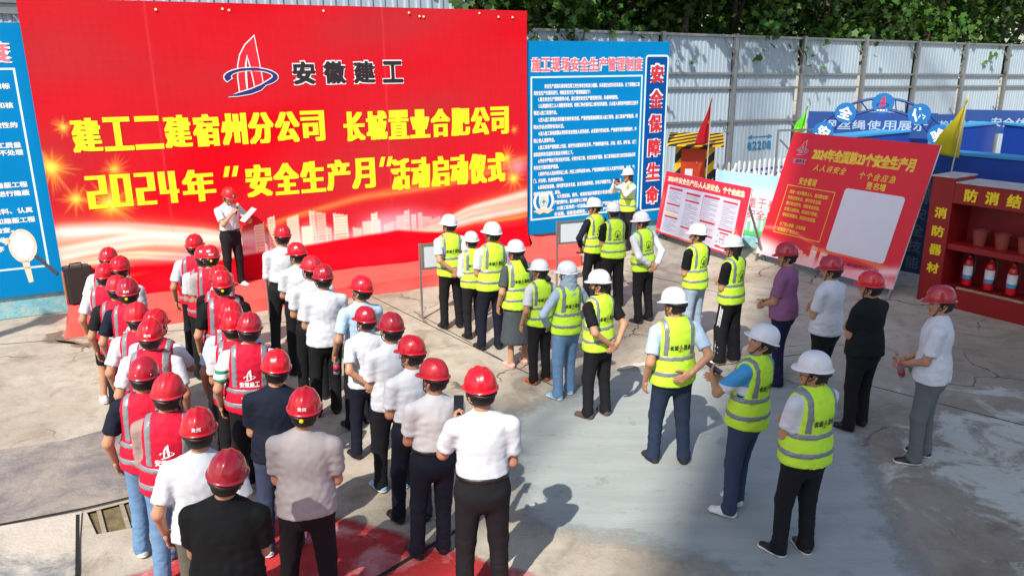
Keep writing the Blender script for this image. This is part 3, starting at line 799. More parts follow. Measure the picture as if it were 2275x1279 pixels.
TOPS['plaid'] = cloth('plaid_shirt', (158, 134, 128))
LEGS = {'black': cloth('black_trousers', (25, 25, 29), .8, .5), 'navy': cloth('dark_navy_trousers', (20, 24, 40), .8, .5), 'jeans': cloth('blue_jeans', (74, 106, 142), .9, .35, 7), 'darkjeans': cloth('dark_jeans', (38, 50, 72), .9, .35, 7),
        'paleblue': cloth('pale_jeans', (150, 168, 188), .9, .35, 7), 'grey': cloth('grey_cargo_trousers', (104, 108, 111), .9, .6), 'charcoal': TOPS['charcoal'], 'washed': cloth('washed_blue_jeans', (104, 140, 176), .9, .35, 7), 'blackshorts': cloth('black_shorts', (20, 21, 26)),
        'khaki': cloth('grey_green_trousers', (96, 94, 84)), 'darknavy': cloth('blue_black_trousers', (28, 32, 62), .85, .4), 'slate': cloth('slate_jeans', (56, 66, 92), .9, .35, 7)}
SHOEM = {'black': mat('black_leather', (.012, .011, .011), .4, .2, 20), 'white': mat('white_shoe_leather', lin(222, 222, 220), .55, .06, 20), 'brown': mat('brown_leather', lin(92, 76, 66), .5, .15, 20), 'orange': mat('orange_leather', lin(190, 92, 40), .45, .08, 20),
         'bluewhite': mat('pale_blue_sneaker', lin(140, 190, 220), .6, .12, 30), 'pink': mat('pink_sandal', lin(216, 170, 160), .6, .1, 20), 'dark': mat('dark_mesh_sneaker', (.02, .022, .025), .8, .25, 40)}
M_BELT = mat('black_belt', (.01, .01, .01), .4, .1)
HATS = {'fadedred': mat('faded_red_hard_hat', lin(202, 30, 44), .42, .12, 7, .05, 60, coat=.2), 'red': mat('red_hard_hat', lin(208, 14, 34), .3, .05, 5, .03, 60, coat=.5), 'darkred': mat('dark_red_hard_hat', lin(172, 20, 40), .3, .06, 5, .03, 60, coat=.5), 'white': mat('white_hard_hat', lin(222, 224, 226), .32, .03, 5, .03, 60, coat=.4)}
VESTM = {'red': cloth('red_vest', (200, 20, 52), .7, .3), 'yellow': cloth('fluorescent_yellow_vest', (196, 240, 62), .7, .3), 'ring': None}
VESTM['ring'] = VESTM['yellow']
M_GREENTXT = mat('dark_green_print', lin(22, 66, 50), .6, .05)
# ================================================================ the setting
def ground_mat():
    m = bpy.data.materials.new('old_concrete'); m.use_nodes = True; n, l = m.node_tree.nodes, m.node_tree.links; b = n['Principled BSDF']
    b.inputs['Roughness'].default_value = .85; b.inputs['Specular IOR Level'].default_value = .3
    tc = n.new('ShaderNodeTexCoord')
    def noise(sc, det=6, ro=.6, dist=0.0):
        x = n.new('ShaderNodeTexNoise'); x.inputs['Scale'].default_value = sc; x.inputs['Detail'].default_value = det; x.inputs['Roughness'].default_value = ro; x.inputs['Distortion'].default_value = dist
        l.new(tc.outputs['Object'], x.inputs['Vector']); return x.outputs[0]
    def ramp(src, stops):
        r = n.new('ShaderNodeValToRGB'); l.new(src, r.inputs[0]); e = r.color_ramp.elements
        while len(e) < len(stops): e.new(.5)
        for q, (p, c) in zip(e, stops): q.position = p; q.color = (*c, 1)
        return r.outputs[0]
    def mix(a, c, fac, mode='MIX'):
        x = n.new('ShaderNodeMix'); x.data_type = 'RGBA'; x.blend_type = mode
        if isinstance(fac, float): x.inputs[0].default_value = fac
        else: l.new(fac, x.inputs[0])
        for i, s in ((6, a), (7, c)):
            if isinstance(s, tuple): x.inputs[i].default_value = (*s, 1)
            else: l.new(s, x.inputs[i])
        return x.outputs[2]
    base = ramp(noise(.35, 8, .62), [(.32, lin(150, 138, 120)), (.5, lin(176, 166, 150)), (.66, lin(194, 186, 170))])
    fine = ramp(noise(3.2, 10, .7, .4), [(.3, (.66, .64, .60)), (.52, (1, 1, 1)), (.75, (1.14, 1.14, 1.13))])
    c = mix(base, fine, .8, 'MULTIPLY')
    grit = ramp(noise(60, 4, .7), [(.3, (.82, .82, .82)), (.6, (1.06, 1.06, 1.06))]); c = mix(c, grit, .6, 'MULTIPLY')
    stain = ramp(noise(.9, 9, .66, 1.2), [(.55, (0, 0, 0)), (.64, (1, 1, 1))]); c = mix(c, lin(118, 104, 88), mixf(n, l, stain, .5))
    # lime bloom: pale crusts in the damp corner on the right
    sep = n.new('ShaderNodeVectorMath'); sep.operation = 'DISTANCE'; l.new(tc.outputs['Object'], sep.inputs[0]); sep.inputs[1].default_value = (5.6, 6.6, 0)
    area = n.new('ShaderNodeMapRange'); l.new(sep.outputs['Value'], area.inputs[0]); area.inputs[1].default_value = 3.6; area.inputs[2].default_value = 1.2; area.inputs[3].default_value = -.2; area.inputs[4].default_value = .10
    ad = n.new('ShaderNodeMath'); l.new(noise(1.1, 12, .72, .8), ad.inputs[0]); l.new(area.outputs[0], ad.inputs[1])
    bloom = ramp(ad.outputs[0], [(.52, (0, 0, 0)), (.60, (1, 1, 1))]); c = mix(c, lin(190, 198, 190), mixf(n, l, bloom, .62))
    dk = n.new('ShaderNodeMapRange'); l.new(sep.outputs['Value'], dk.inputs[0]); dk.inputs[1].default_value = 4.2; dk.inputs[2].default_value = 1.6; dk.inputs[3].default_value = 0; dk.inputs[4].default_value = .55
    inv = n.new('ShaderNodeMath'); inv.operation = 'SUBTRACT'; inv.inputs[0].default_value = 1; l.new(mixf(n, l, bloom, 1.0), inv.inputs[1])
    pr = n.new('ShaderNodeMath'); pr.operation = 'MULTIPLY'; l.new(dk.outputs[0], pr.inputs[0]); l.new(inv.outputs[0], pr.inputs[1]); c = mix(c, lin(104, 94, 84), pr.outputs[0])
    wn = n.new('ShaderNodeTexNoise'); wn.inputs['Scale'].default_value = 1.3; wn.inputs['Detail'].default_value = 8; l.new(tc.outputs['Object'], wn.inputs['Vector'])
    ws = n.new('ShaderNodeVectorMath'); ws.operation = 'MULTIPLY_ADD'; ws.inputs[1].default_value = (.9, .9, 0); l.new(wn.outputs['Color'], ws.inputs[0]); l.new(tc.outputs['Object'], ws.inputs[2])
    vo = n.new('ShaderNodeTexVoronoi'); vo.feature = 'DISTANCE_TO_EDGE'; vo.inputs['Scale'].default_value = .33; l.new(ws.outputs[0], vo.inputs['Vector'])
    ck = n.new('ShaderNodeMapRange'); ck.inputs[1].default_value = .0022; ck.inputs[2].default_value = .0045; ck.inputs[3].default_value = 1; ck.inputs[4].default_value = 0; l.new(vo.outputs['Distance'], ck.inputs[0])
    gate = ramp(noise(.5, 3), [(.48, (0, 0, 0)), (.56, (1, 1, 1))]); cg = n.new('ShaderNodeMath'); cg.operation = 'MULTIPLY'; l.new(ck.outputs[0], cg.inputs[0]); l.new(mixf(n, l, gate, .75), cg.inputs[1]); c = mix(c, (.03, .026, .022), cg.outputs[0])
    speck = ramp(noise(26, 2, .5), [(.70, (0, 0, 0)), (.74, (1, 1, 1))]); c = mix(c, (.05, .043, .036), mixf(n, l, speck, .6))
    l.new(c, b.inputs['Base Color'])
    bp = n.new('ShaderNodeBump'); bp.inputs['Strength'].default_value = .35; bp.inputs['Distance'].default_value = .03; l.new(noise(18, 8, .7), bp.inputs['Height']); l.new(bp.outputs[0], b.inputs['Normal'])
    return m
def mixf(n, l, col, k):
    x = n.new('ShaderNodeMath'); x.operation = 'MULTIPLY'; l.new(col, x.inputs[0]); x.inputs[1].default_value = k; return x.outputs[0]
def sheet(name, pts, z, m, jit=0.0, sub=0):
    P = []
    for i, p in enumerate(pts):
        q = pts[(i + 1) % len(pts)]
        for k in range(max(sub, 1)):
            t = k / max(sub, 1); P.append((p[0] + (q[0] - p[0]) * t + rnd.uniform(-jit, jit), p[1] + (q[1] - p[1]) * t + rnd.uniform(-jit, jit)))
    T = tessellate_polygon([[Vector((a, b, 0)) for a, b in P]]); V = np.array([(a, b, z) for a, b in P])
    F = []
    for t in T:
        a, b, c = (V[i] for i in t); cr = (b[0] - a[0]) * (c[1] - a[1]) - (b[1] - a[1]) * (c[0] - a[0]); F.append(list(t) if cr > 0 else list(t)[::-1])
    return struct(link(name, mesh_np(name, V, F, [m], False)))

def rimsheet(name, pts, z, m, jit, sub, d):
    if sum(pts[i][0] * pts[(i + 1) % len(pts)][1] - pts[(i + 1) % len(pts)][0] * pts[i][1] for i in range(len(pts))) < 0: pts = pts[::-1]
    ins = [tuple(v) for v in grow(pts, -d)]; P, I = [], []
    for i in range(len(pts)):
        j = (i + 1) % len(pts)
        for k in range(sub):
            t = k / sub; P.append((pts[i][0] + (pts[j][0] - pts[i][0]) * t + rnd.uniform(-jit, jit), pts[i][1] + (pts[j][1] - pts[i][1]) * t + rnd.uniform(-jit, jit))); I.append((ins[i][0] + (ins[j][0] - ins[i][0]) * t, ins[i][1] + (ins[j][1] - ins[i][1]) * t))
    n = len(P); T = tessellate_polygon([[Vector((a, b, 0)) for a, b in ins]]); V = np.array([(a, b, z) for a, b in P + I] + [(a, b, z) for a, b in ins])
    F = [[i, (i + 1) % n, n + (i + 1) % n, n + i] for i in range(n)] + [[2 * n + i for i in t] for t in T]
    for k, f in enumerate(F):
        a, b, c = V[f[0]], V[f[1]], V[f[2]]
        if (b[0] - a[0]) * (c[1] - a[1]) - (b[1] - a[1]) * (c[0] - a[0]) < 0: F[k] = f[::-1]
    me = mesh_np(name, V, F, [m], False); at = me.attributes.new('edge', 'FLOAT', 'POINT'); at.data.foreach_set('value', np.r_[np.zeros(n), np.ones(len(V) - n)].astype(np.float32)); return struct(link(name, me))
G = 220
gh = [(-3.60, 5.88), (-3.20, 6.02), (-3.42, 6.48), (-3.86, 6.22)]          # the open drain
outer = [(-G, -60), (G, -60), (G, G), (-G, G)]
m = MB(); T = tessellate_polygon([[Vector((*p, 0)) for p in outer], [Vector((*p, 0)) for p in gh]]); Vg = np.array([(*p, 0) for p in outer + gh])
Fg = []
for t in T:
    a, b, c = (Vg[i] for i in t); cr = (b[0] - a[0]) * (c[1] - a[1]) - (b[1] - a[1]) * (c[0] - a[0]); Fg.append(list(t) if cr > 0 else list(t)[::-1])
struct(link('ground', mesh_np('ground', Vg, Fg, [ground_mat()], False)))
M_NEWCON = mat('new_grey_concrete', lin(155, 161, 158), .8, .11, 1.6, .25, 30, stretch=(.45, 2.6, 1))
rimsheet('concrete_patch', [(-.22, 8.2), (.6, 9.0), (1.46, 9.72), (2.57, 9.80), (3.3, 9.4), (3.98, 8.8), (3.80, 7.25), (3.55, 6.2), (3.30, 5.2), (3.0, 3.6), (2.3, 3.9), (1.62, 5.15), (.97, 5.58), (.0, 5.84), (-.15, 7)], .004, feather(M_NEWCON, 'new_grey_concrete_rim'), .04, 6, .38)
M_SLAB = worn('dark_slab', (152, 142, 132), (116, 110, 110), 1.6, .44, .60)
M_SLAB2 = worn('pale_slab', (190, 180, 166), (118, 120, 122), .9, .47, .58)
def slab(name, pts, z0, z1, m):
    P = pts; n = len(P); V = np.array([(a, b, z0) for a, b in P] + [(a, b, z1) for a, b in P]); F = [list(range(n))[::-1], list(range(n, 2 * n))] + [[i, (i + 1) % n, n + (i + 1) % n, n + i] for i in range(n)]
    o = link(name, mesh_np(name, V, F, [m], False)); return struct(o)
slab('pavement_slab', [(-9, 7.2), (-8.9, 5.0), (-6, 5.55), (-4.48, 6.02), (-3.88, 6.27), (-3.44, 6.52), (-2.9, 6.75), (-3.4, 8.3), (-4.32, 8.02), (-4.80, 7.62), (-5.4, 7.40)], -.05, .018, M_SLAB)
slab('concrete_slab', [(-9, 4.9), (-7.5, 3.8), (-3.05, 3.9), (-3.46, 5.31), (-3.90, 6.21), (-4.50, 5.99), (-6.1, 5.5)], -.05, .016, M_SLAB2)
rimsheet('red_pavement', [(-3.6, 4.0), (-3.2, 5.2), (-2.67, 5.65), (-2.35, 5.94), (-2.1, 6.14), (-1.61, 6.13), (-1.35, 6.05), (-.97, 5.87), (-.30, 5.55), (.21, 5.27), (.9, 4.7), (1.3, 3.6), (-1, 2.2)], .005, feather(worn('worn_red_paint', (172, 40, 42), (198, 128, 128), 1.5, .50, .62), 'worn_red_paint_rim'), .02, 5, .10)
M_GAP = mat('slab_gap', (.012, .010, .009), .9, .2)
sheet('slab_gap', [(-9, 4.985), (-6.0, 5.535), (-4.485, 6.005), (-3.885, 6.255), (-3.44, 6.505), (-3.455, 6.53), (-3.89, 6.285), (-4.49, 6.035), (-6.0, 5.565), (-9, 5.015)], .0195, M_GAP)
sheet('slab_gap', [(-3.925, 6.16), (-3.895, 6.165), (-3.445, 5.315), (-3.03, 3.95), (-3.06, 3.94), (-3.475, 5.31)], .0185, M_GAP)
m = MB(); m.box((-.6, -.02, .006), (.6, .02, .0085)); # joint in the red paving
struct(m.build('pavement_joint', mat('joint_dirt', (.02, .014, .012), .9, .2), None, (-.85, 5.5, 0), (0, 0, R(48))))
struct(slab('drain_bed', [(-4.0, 5.7), (-3.0, 5.85), (-3.2, 6.7), (-4.0, 6.4)], -.07, -.03, mat('drain_mud', lin(112, 98, 68), .95, .35, 9, .8, 24)))
for i in range(4):
    t = i / 3; a = Vector((-3.80 + .17 * i * 1.05, 6.30 + .065 * i * 1.1, -.025)); b = a + Vector((.26, -.40, 0))
    m = MB(); m.bar(a, b, .035, .035); tag(m.build('drain_bar', mat('rusty_iron', lin(150, 138, 120), .8, .3, 20)), 'pale iron bar laid across the open drain at the red paving', 'drain bar', 'iron bars over the drain')
# saw-cut joints
for i, (a, b) in enumerate((((-7.45, 10.68), (-3.2, 11.7)), ((-2.9, 13.6), (.6, 8.9)), ((-.14, 9.91), (-1.6, 12.1)), ((1.66, 15.2), (3.6, 13.1)), ((.6, 8.95), (4.4, 10.2)), ((4.4, 9.0), (7.4, 6.2)))):
    A, B = Vector((*a, 0)), Vector((*b, 0)); d = (B - A); L = d.length; m = MB(); m.box((0, -.007, .0), (L, .007, .0035))
    struct(m.build('pavement_joint', mat('joint_dirt', (.02, .014, .012), .9, .2), None, A, (0, 0, math.atan2(d.y, d.x))))
m = MB(); P = [(1.42, 9.58), (1.75, 9.72), (2.1, 9.78), (2.45, 9.86)]
sheet('mortar_spill', [(1.40, 9.52), (1.75, 9.66), (2.1, 9.70), (2.48, 9.80), (2.45, 9.90), (2.1, 9.82), (1.74, 9.79), (1.42, 9.64)], .008, mat('pale_mortar', lin(206, 196, 178), .9, .2, 14, .8, 40), .015, 5)
rimsheet('damp_stain', [(-6.9, 11.35), (-6.55, 10.85), (-6.1, 10.75), (-6.0, 10.45), (-6.25, 10.5), (-6.5, 10.65), (-6.85, 10.75), (-7.05, 11.1)], .005, mat('damp_concrete', lin(120, 104, 82), .5, .2, 6) and feather(mat('damp_concrete', (0, 0, 0)), 'damp_rim'), .05, 4, .12)

# ---------------------------------------------------------------- boards along the back
BP = Vector((-7.3, 12.2, 0)); BROT = (0, 0, R(27))
bu = Vector((math.sin(R(63)), math.cos(R(63)), 0)); bn = Vector((bu.y, -bu.x, 0))
def BW(u, off=0, z=0): return BP + bu * u + bn * off + Vector((0, 0, z))
# plinth
m = MB(); m.box((-6, .03, 0), (.06, .55, .37), bev=.015)
M_PLINTH = worn('teal_plinth', (116, 178, 188), (172, 190, 186), 4.5, .46, .66)
tag(m.build('low_wall', M_PLINTH, None, BW(0), BROT), 'worn turquoise painted low wall under the left blue board', 'wall')
m = MB(); m.box((8.55, .06, 0), (12.3, .55, .395), bev=.015)
tag(m.build('low_wall', M_PLINTH, None, BW(0), BROT), 'worn turquoise low wall under the right blue board', 'wall')
m = MB(); m.box((-.55, -.12, 0), (2.2, .25, .25), bev=.02)
tag(m.build('low_wall', M_PLINTH, None, (5.05, 16.6, 0), (0, 0, R(-20))), 'turquoise kerb wall between the two red slanted boards', 'wall')

# stage
M_CARPET = mat('red_carpet', lin(232, 90, 82), .95, .10, 2.4, .35, 60, spec=.1)
def stage():
    root = thing('stage', 'low stage covered in red carpet before the big red banner', 'stage', BW(0), BROT)
    nu, nv = 170, 34; u = np.linspace(.05, 9.05, nu); v = np.linspace(-1.42, -.01, nv)
    U, Vv = np.meshgrid(u, v, indexing='ij'); Z = .2 + .004 * np.sin(3 * U + 2 * Vv) + .004 * np.sin(7 * Vv + U)
    i = np.arange(nu * nv).reshape(nu, nv); F = np.stack([i[:-1, :-1], i[1:, :-1], i[1:, 1:], i[:-1, 1:]], -1).reshape(-1, 4)
    link('carpet', mesh_np('carpet', np.c_[U.ravel(), Vv.ravel(), Z.ravel()], F, [M_CARPET]), root)
    s = np.linspace(0, 1, 9); us = np.concatenate([np.full(30, .05), u, np.full(30, 9.05)]); vs = np.concatenate([np.linspace(-.01, -1.40, 30), np.full(nu, -1.42), np.linspace(-1.40, -.01, 30)])
    V = []
    for k, t in enumerate(s):
        w = .028 * t * np.sin(5.2 * us + 4 * vs + 1.2 * np.sin(2.1 * us)); out = .03 * t * t
        V.append(np.c_[us + np.where(us < .06, -out - w, np.where(us > 9.04, out + w, 0)), vs - np.where(vs < -1.41, out + w, 0), .2 * (1 - t) + .003 + 0 * us])
    n = len(us); V = np.concatenate(V); F = np.array([[k * n + j, (k + 1) * n + j, (k + 1) * n + j + 1, k * n + j + 1] for k in range(8) for j in range(n - 1)])
    link('carpet_skirt', mesh_np('carpet_skirt', V, F, [M_CARPET]), root)
    m = MB(); m.box((.12, -1.36, .01), (8.98, -.02, .185)); m.build('platform', M_BLACK, root)
    m = MB(); rr = random.Random(5)
    nu, nv = 22, 12; U, Vv = np.meshgrid(np.linspace(8.6, 9.75, nu), np.linspace(-.6, .12, nv), indexing='ij')
    Z = np.maximum(.06 + .36 * np.exp(-((Vv - .1) / .3) ** 2) * (1 - .45 * (U - 8.6)) + .02 * np.sin(9 * U + 5 * Vv), .012); i = np.arange(nu * nv).reshape(nu, nv); F = np.stack([i[:-1, :-1], i[1:, :-1], i[1:, 1:], i[:-1, 1:]], -1).reshape(-1, 4)
    link('carpet_end', mesh_np('carpet_end', np.c_[U.ravel(), Vv.ravel(), Z.ravel()], F, [M_CARPET]), root)
stage()

def sstep(a, b, x):
    t = np.clip((x - a) / (b - a), 0, 1); return t * t * (3 - 2 * t)
def over(c, col, a):
    a = np.clip(a, 0, 1)[..., None]; return c * (1 - a) + np.array(col) * a
def vnoise(U, V, seed, fu, fv, n=5):
    rr = random.Random(seed); o = 0
    for k in range(n):
        o = o + np.sin(fu * rr.uniform(.5, 1.6) * U + fv * rr.uniform(-1, 1.4) * V + rr.uniform(0, 6.3) + .8 * np.sin(fv * .6 * V + rr.uniform(0, 6)))
    return o / n
CREAM, ORANGE, PINK, RED0 = lin(252, 234, 206), lin(238, 122, 70), lin(246, 178, 196), lin(206, 30, 42)
def ribbon(c, U, V, pts, w0, w1, col=CREAM, edge=ORANGE, seed=0):
    us, vs = zip(*pts); us, vs = np.array(us), np.array(vs); k = np.argsort(us); f = np.interp(U, us[k], vs[k])
    for _ in range(2): f = (np.interp(U - .12, us[k], vs[k]) + f + np.interp(U + .12, us[k], vs[k])) / 3
    w = np.interp(U, [us.min(), us.max()], [w0, w1]); t = (V - f) / w; ins = sstep(us.min() - .25, us.min() + .25, U) * sstep(us.max() + .25, us.max() - .25, U)
    c = over(c, edge, ins * np.exp(-(t / 1.15) ** 2) * .6); streak = .78 + .22 * np.sin(t * 5 + seed + 1.2 * U)
    return over(c, col, ins * np.exp(-(t / .8) ** 4) * streak)
def skyline(c, U, V, u0, u1, base, hmax, seed, col=CREAM, sc=1.0):
    rr = random.Random(seed); u = u0
    while u < u1:
        w = rr.uniform(.1, .26) * sc; q = (u - u0) / (u1 - u0); h = hmax * rr.uniform(.35, 1.0) * (1 - .55 * abs(q - .35))
        top = base + h + rr.choice((0, .25, -.25)) * (U - u); ins = (U > u) & (U < u + w) & (V > base - .1) & (V < top)
        a = ins * (.8 + .2 * np.sin(seed + u * 9)); c = over(c, col, a * .95)
        if rr.random() < .7:
            win = ins & (np.sin((V - base) * 2 * math.pi / (.055 * sc)) > .35) & (U > u + .02 * sc) & (U < u + w - .02 * sc); c = over(c, lin(236, 120, 96), win * .55)
        u += w * rr.uniform(.75, 1.5)
    return c
def spark(c, U, V, u, v, r, seed, power=1.0):
    du, dv = U - u, V - v; d = np.hypot(du, dv); a = np.arctan2(dv, du); rr = random.Random(seed); ray = 0
    for k in range(26):
        a0 = rr.uniform(-math.pi, math.pi); L = r * rr.uniform(.4, 1.0); da = np.abs((a - a0 + math.pi) % (2 * math.pi) - math.pi)
        ray = np.maximum(ray, np.exp(-((da * d) / .012) ** 2) * np.clip(1 - d / L, 0, 1))
    c = over(c, lin(255, 150, 40), power * (np.exp(-(d / (r * .32)) ** 2) * .8)); c = over(c, lin(255, 190, 90), ray * .8 * power)
    return over(c, lin(255, 236, 90), power * np.exp(-(d / (r * .17)) ** 2))
def banner_print(U, V):
    c = np.ones(U.shape + (3,)) * np.array(RED0); n1 = vnoise(U, V, 1, 1.0, 2.4)
    c = over(c, lin(214, 4, 24), sstep(.1, .6, n1) * .9); c = over(c, lin(188, 44, 50), sstep(-.05, .5, -n1) * .85)
    c *= (1 + .035 * vnoise(U, V, 2, 2, 160)[..., None] + .03 * vnoise(U, V, 3, 40, 6)[..., None])
    c = over(c, lin(196, 24, 48), np.exp(-((V - 1.25 + .05 * U) / .30) ** 2) * .45)
    c = ribbon(c, U, V, ((2.6, .92), (3.6, 1.22), (5, 1.50), (6.6, 1.62), (8.5, 2.0)), .05, .12, ORANGE, lin(232, 80, 40), 2)
    c = over(c, lin(246, 190, 160), sstep(.62, .85, V - .0 * U) * sstep(1.48, 1.25, V + .13 * U) * sstep(2.9, 1.9, U) * .55); c = ribbon(c, U, V, ((0, 1.33), (.9, 1.30), (2.3, 1.08), (3.1, .82)), .17, .10, lin(255, 250, 236), lin(240, 150, 110), 1); c = ribbon(c, U, V, ((0, .98), (.7, 1.06), (1.3, 1.12), (2.4, .98), (3.2, .92)), .15, .14, lin(255, 248, 232), lin(240, 150, 110), 4)
    c = ribbon(c, U, V, ((0, .80), (1.1, .86), (2.2, .68), (3.2, .66)), .08, .10, lin(250, 230, 196), ORANGE, 3); c = over(c, lin(216, 60, 150), np.exp(-((U - 2.2) / .8) ** 2 - ((V - .75) / .07) ** 2) * .55)
    c = over(c, PINK, sstep(1.12, .68, V - .10 * np.sin(U * 5)) * sstep(2.5, 3.2, U) * sstep(7.0, 6.1, U) * .9)
    c = over(c, PINK, np.exp(-((U - 5.7) / .55) ** 2 - ((V - 1.0) / .18) ** 2) * .6)
    c = skyline(c, U, V, 3.05, 5.2, .78, .64, 11); c = skyline(c, U, V, 5.2, 6.7, .8, .42, 5, lin(250, 210, 205), .8)
    c = ribbon(c, U, V, ((5.7, .66), (6.4, .74), (7.2, 1.03), (8.6, 1.24)), .07, .20, lin(250, 226, 206), ORANGE, 2); c = ribbon(c, U, V, ((6.3, .66), (7.2, .86), (8.6, 1.02)), .05, .15, lin(250, 214, 196), ORANGE, 5)
    c = ribbon(c, U, V, ((7.6, .78), (8.6, .84)), .03, .04, lin(244, 150, 60), ORANGE, 0); c = over(c, PINK, np.exp(-((U - 8.3) / .18) ** 2 - ((V - 1.85) / .14) ** 2) * .5)
    hem = np.interp(U, (0, .4, 1.3, 2.2, 3.0, 4.3, 5.0, 5.7, 6.3, 7.4, 8.52), (.66, .70, .64, .60, .66, .74, .78, .82, .72, .60, .66)); c = over(c, lin(206, 8, 30), sstep(.03, -.03, V - hem))
    c = over(c, ORANGE, np.exp(-((V - .47 - .05 * U) / .025) ** 2) * sstep(1.4, .3, U) * .8)
    for i, (u, v, r, p) in enumerate(((.12, 2.37, .5, 1), (.39, 1.85, .35, .8), (.86, 1.72, .62, 1), (.99, 2.28, .3, .6), (.37, 2.97, .22, .7), (8.05, 2.05, .3, .7), (8.2, 1.63, .38, .9), (8.22, 2.6, .16, .4))): c = spark(c, U, V, u, v, r, i, p)
    for u in (1.74, 5.6): c = over(c, lin(232, 70, 80), np.exp(-((U - u) / .016) ** 2) * .4 * sstep(.9, 1.6, V))
    return c
def banner():
    root = thing('banner', 'huge red event banner with yellow writing behind the stage', 'banner', BW(0, .05), BROT)
    mm = mat('banner_print', (1, 0, 0), .8, .02, 3, .12, 30, attr='tint', spec=.06)
    def wave(U, V): return -.03 - .05 * sstep(1.2, .2, V) * (.5 + .5 * np.sin(3.4 * U + .8 * np.sin(9 * V) + 1.5 * V)) - .015 * sstep(1.6, .3, V) * np.sin(11 * U + 7 * V) - .007 * np.sin(3.1 * U + .9 * V + .8 * np.sin(1.7 * V)) - .004 * np.sin(1.2 * V - 2.3 * U) - .12 * sstep(.55, .16, V)
    painted('printed_sheet', 0.03, .19, 8.52, 4.85, .0175, banner_print, root, mm, wave=wave)
    m = MB()
    for u in (.08, 2.9, 5.7, 8.44): m.bar((u, .05, .0), (u, .05, 4.80), .05)
    for v in (1.0, 2.9, 4.74): m.bar((.1, .05, v), (8.42, .05, v), .04)
    for u in (2.9, 5.7): m.bar((u, .08, 3.6), (u, 1.6, .05), .045)
    m.build('frame', M_STEEL, root)
    def fw(m):
        for q in m.V: q[:, 1] += wave(q[:, 0], q[:, 2])
        return m
    y = -.006
    m = MB(); chars(m, '建工二建宿州分公司', (.45, 2.57, 4.44, 3.10), y, (.062, .022), gap=.04); chars(m, '长城置业合肥公司', (4.76, 2.53, 8.11, 3.06), y, (.062, .022), gap=.04)
    blockdigits(m, '2024', (.52, 1.67, 1.94, 2.20), y); chars(m, '年', (1.96, 1.66, 2.50, 2.20), y, (.06, .022), gap=.02)
    for u in (2.66, 2.80, 5.42, 5.56): m.poly([[(u - .03, 2.04), (u + .05, 2.04), (u + .10, 2.22), (u + .02, 2.22)]], y)
    chars(m, '安全生产月', (2.98, 1.66, 5.32, 2.22), y, (.062, .022), gap=.04); chars(m, '活动启动仪式', (5.60, 1.58, 8.02, 2.17), y, (.062, .022), gap=.04)
    fw(m).build('lettering', M_YELLOWTXT, root)
    # emblem and name
    sail, sw = emblem(3.25, 3.86, .88)
    m = MB(); m.poly([grow(sail, .018)], y + .002); m.poly([grow(sw, .016)], y - .002); chars(m, '安徽建工', (3.87, 3.53, 6.01, 3.95), y + .002, .075, gap=.24); fw(m).build('white_outline', M_WHITETXT, root)
    m = MB(); m.poly([sail], y - .0015); fw(m).build('emblem_tower', mat('emblem_red', lin(224, 26, 48), .5, .03), root)
    m = MB(); m.poly([[(3.165, 3.50), (3.178, 3.50), (3.190, 3.85), (3.22, 4.02), (3.21, 4.02), (3.172, 3.85)]], y - .003); fw(m).build('emblem_line', M_WHITETXT, root)
    m = MB(); m.poly([sw], y - .0055); fw(m).build('emblem_ring', M_NAVYTXT, root)
    m = MB(); chars(m, '安徽建工', (3.87, 3.55, 6.01, 3.93), y - .002, .04, gap=.29); fw(m).build('dark_lettering', M_BLACKTXT, root)
    m = MB(); rr = random.Random(3)
    for u in (1.9, 2.9, 3.0, 4.55, 6.1, 6.3, 6.38, 7.5, 7.9, 8.2): m.lathe([(.001, 0), (.022, 0), (.018, .006), (.001, .006)], seg=8, M=Matrix.Translation((u, -.04, 4.72 + rr.uniform(-.02, .08))) @ Matrix.Rotation(R(90), 4, 'X'))
    m.build('eyelet', mat('eyelet_cream', lin(240, 214, 150), .5), root)
banner()
M_BLUEB = mat('blue_board_print', lin(2, 128, 190), .8, .06, 1.2, .06, 40, spec=.08)
M_BLUEB2 = mat('deep_blue_board_print', lin(8, 78, 150), .8, .06, 1.2, .06, 40, spec=.08)
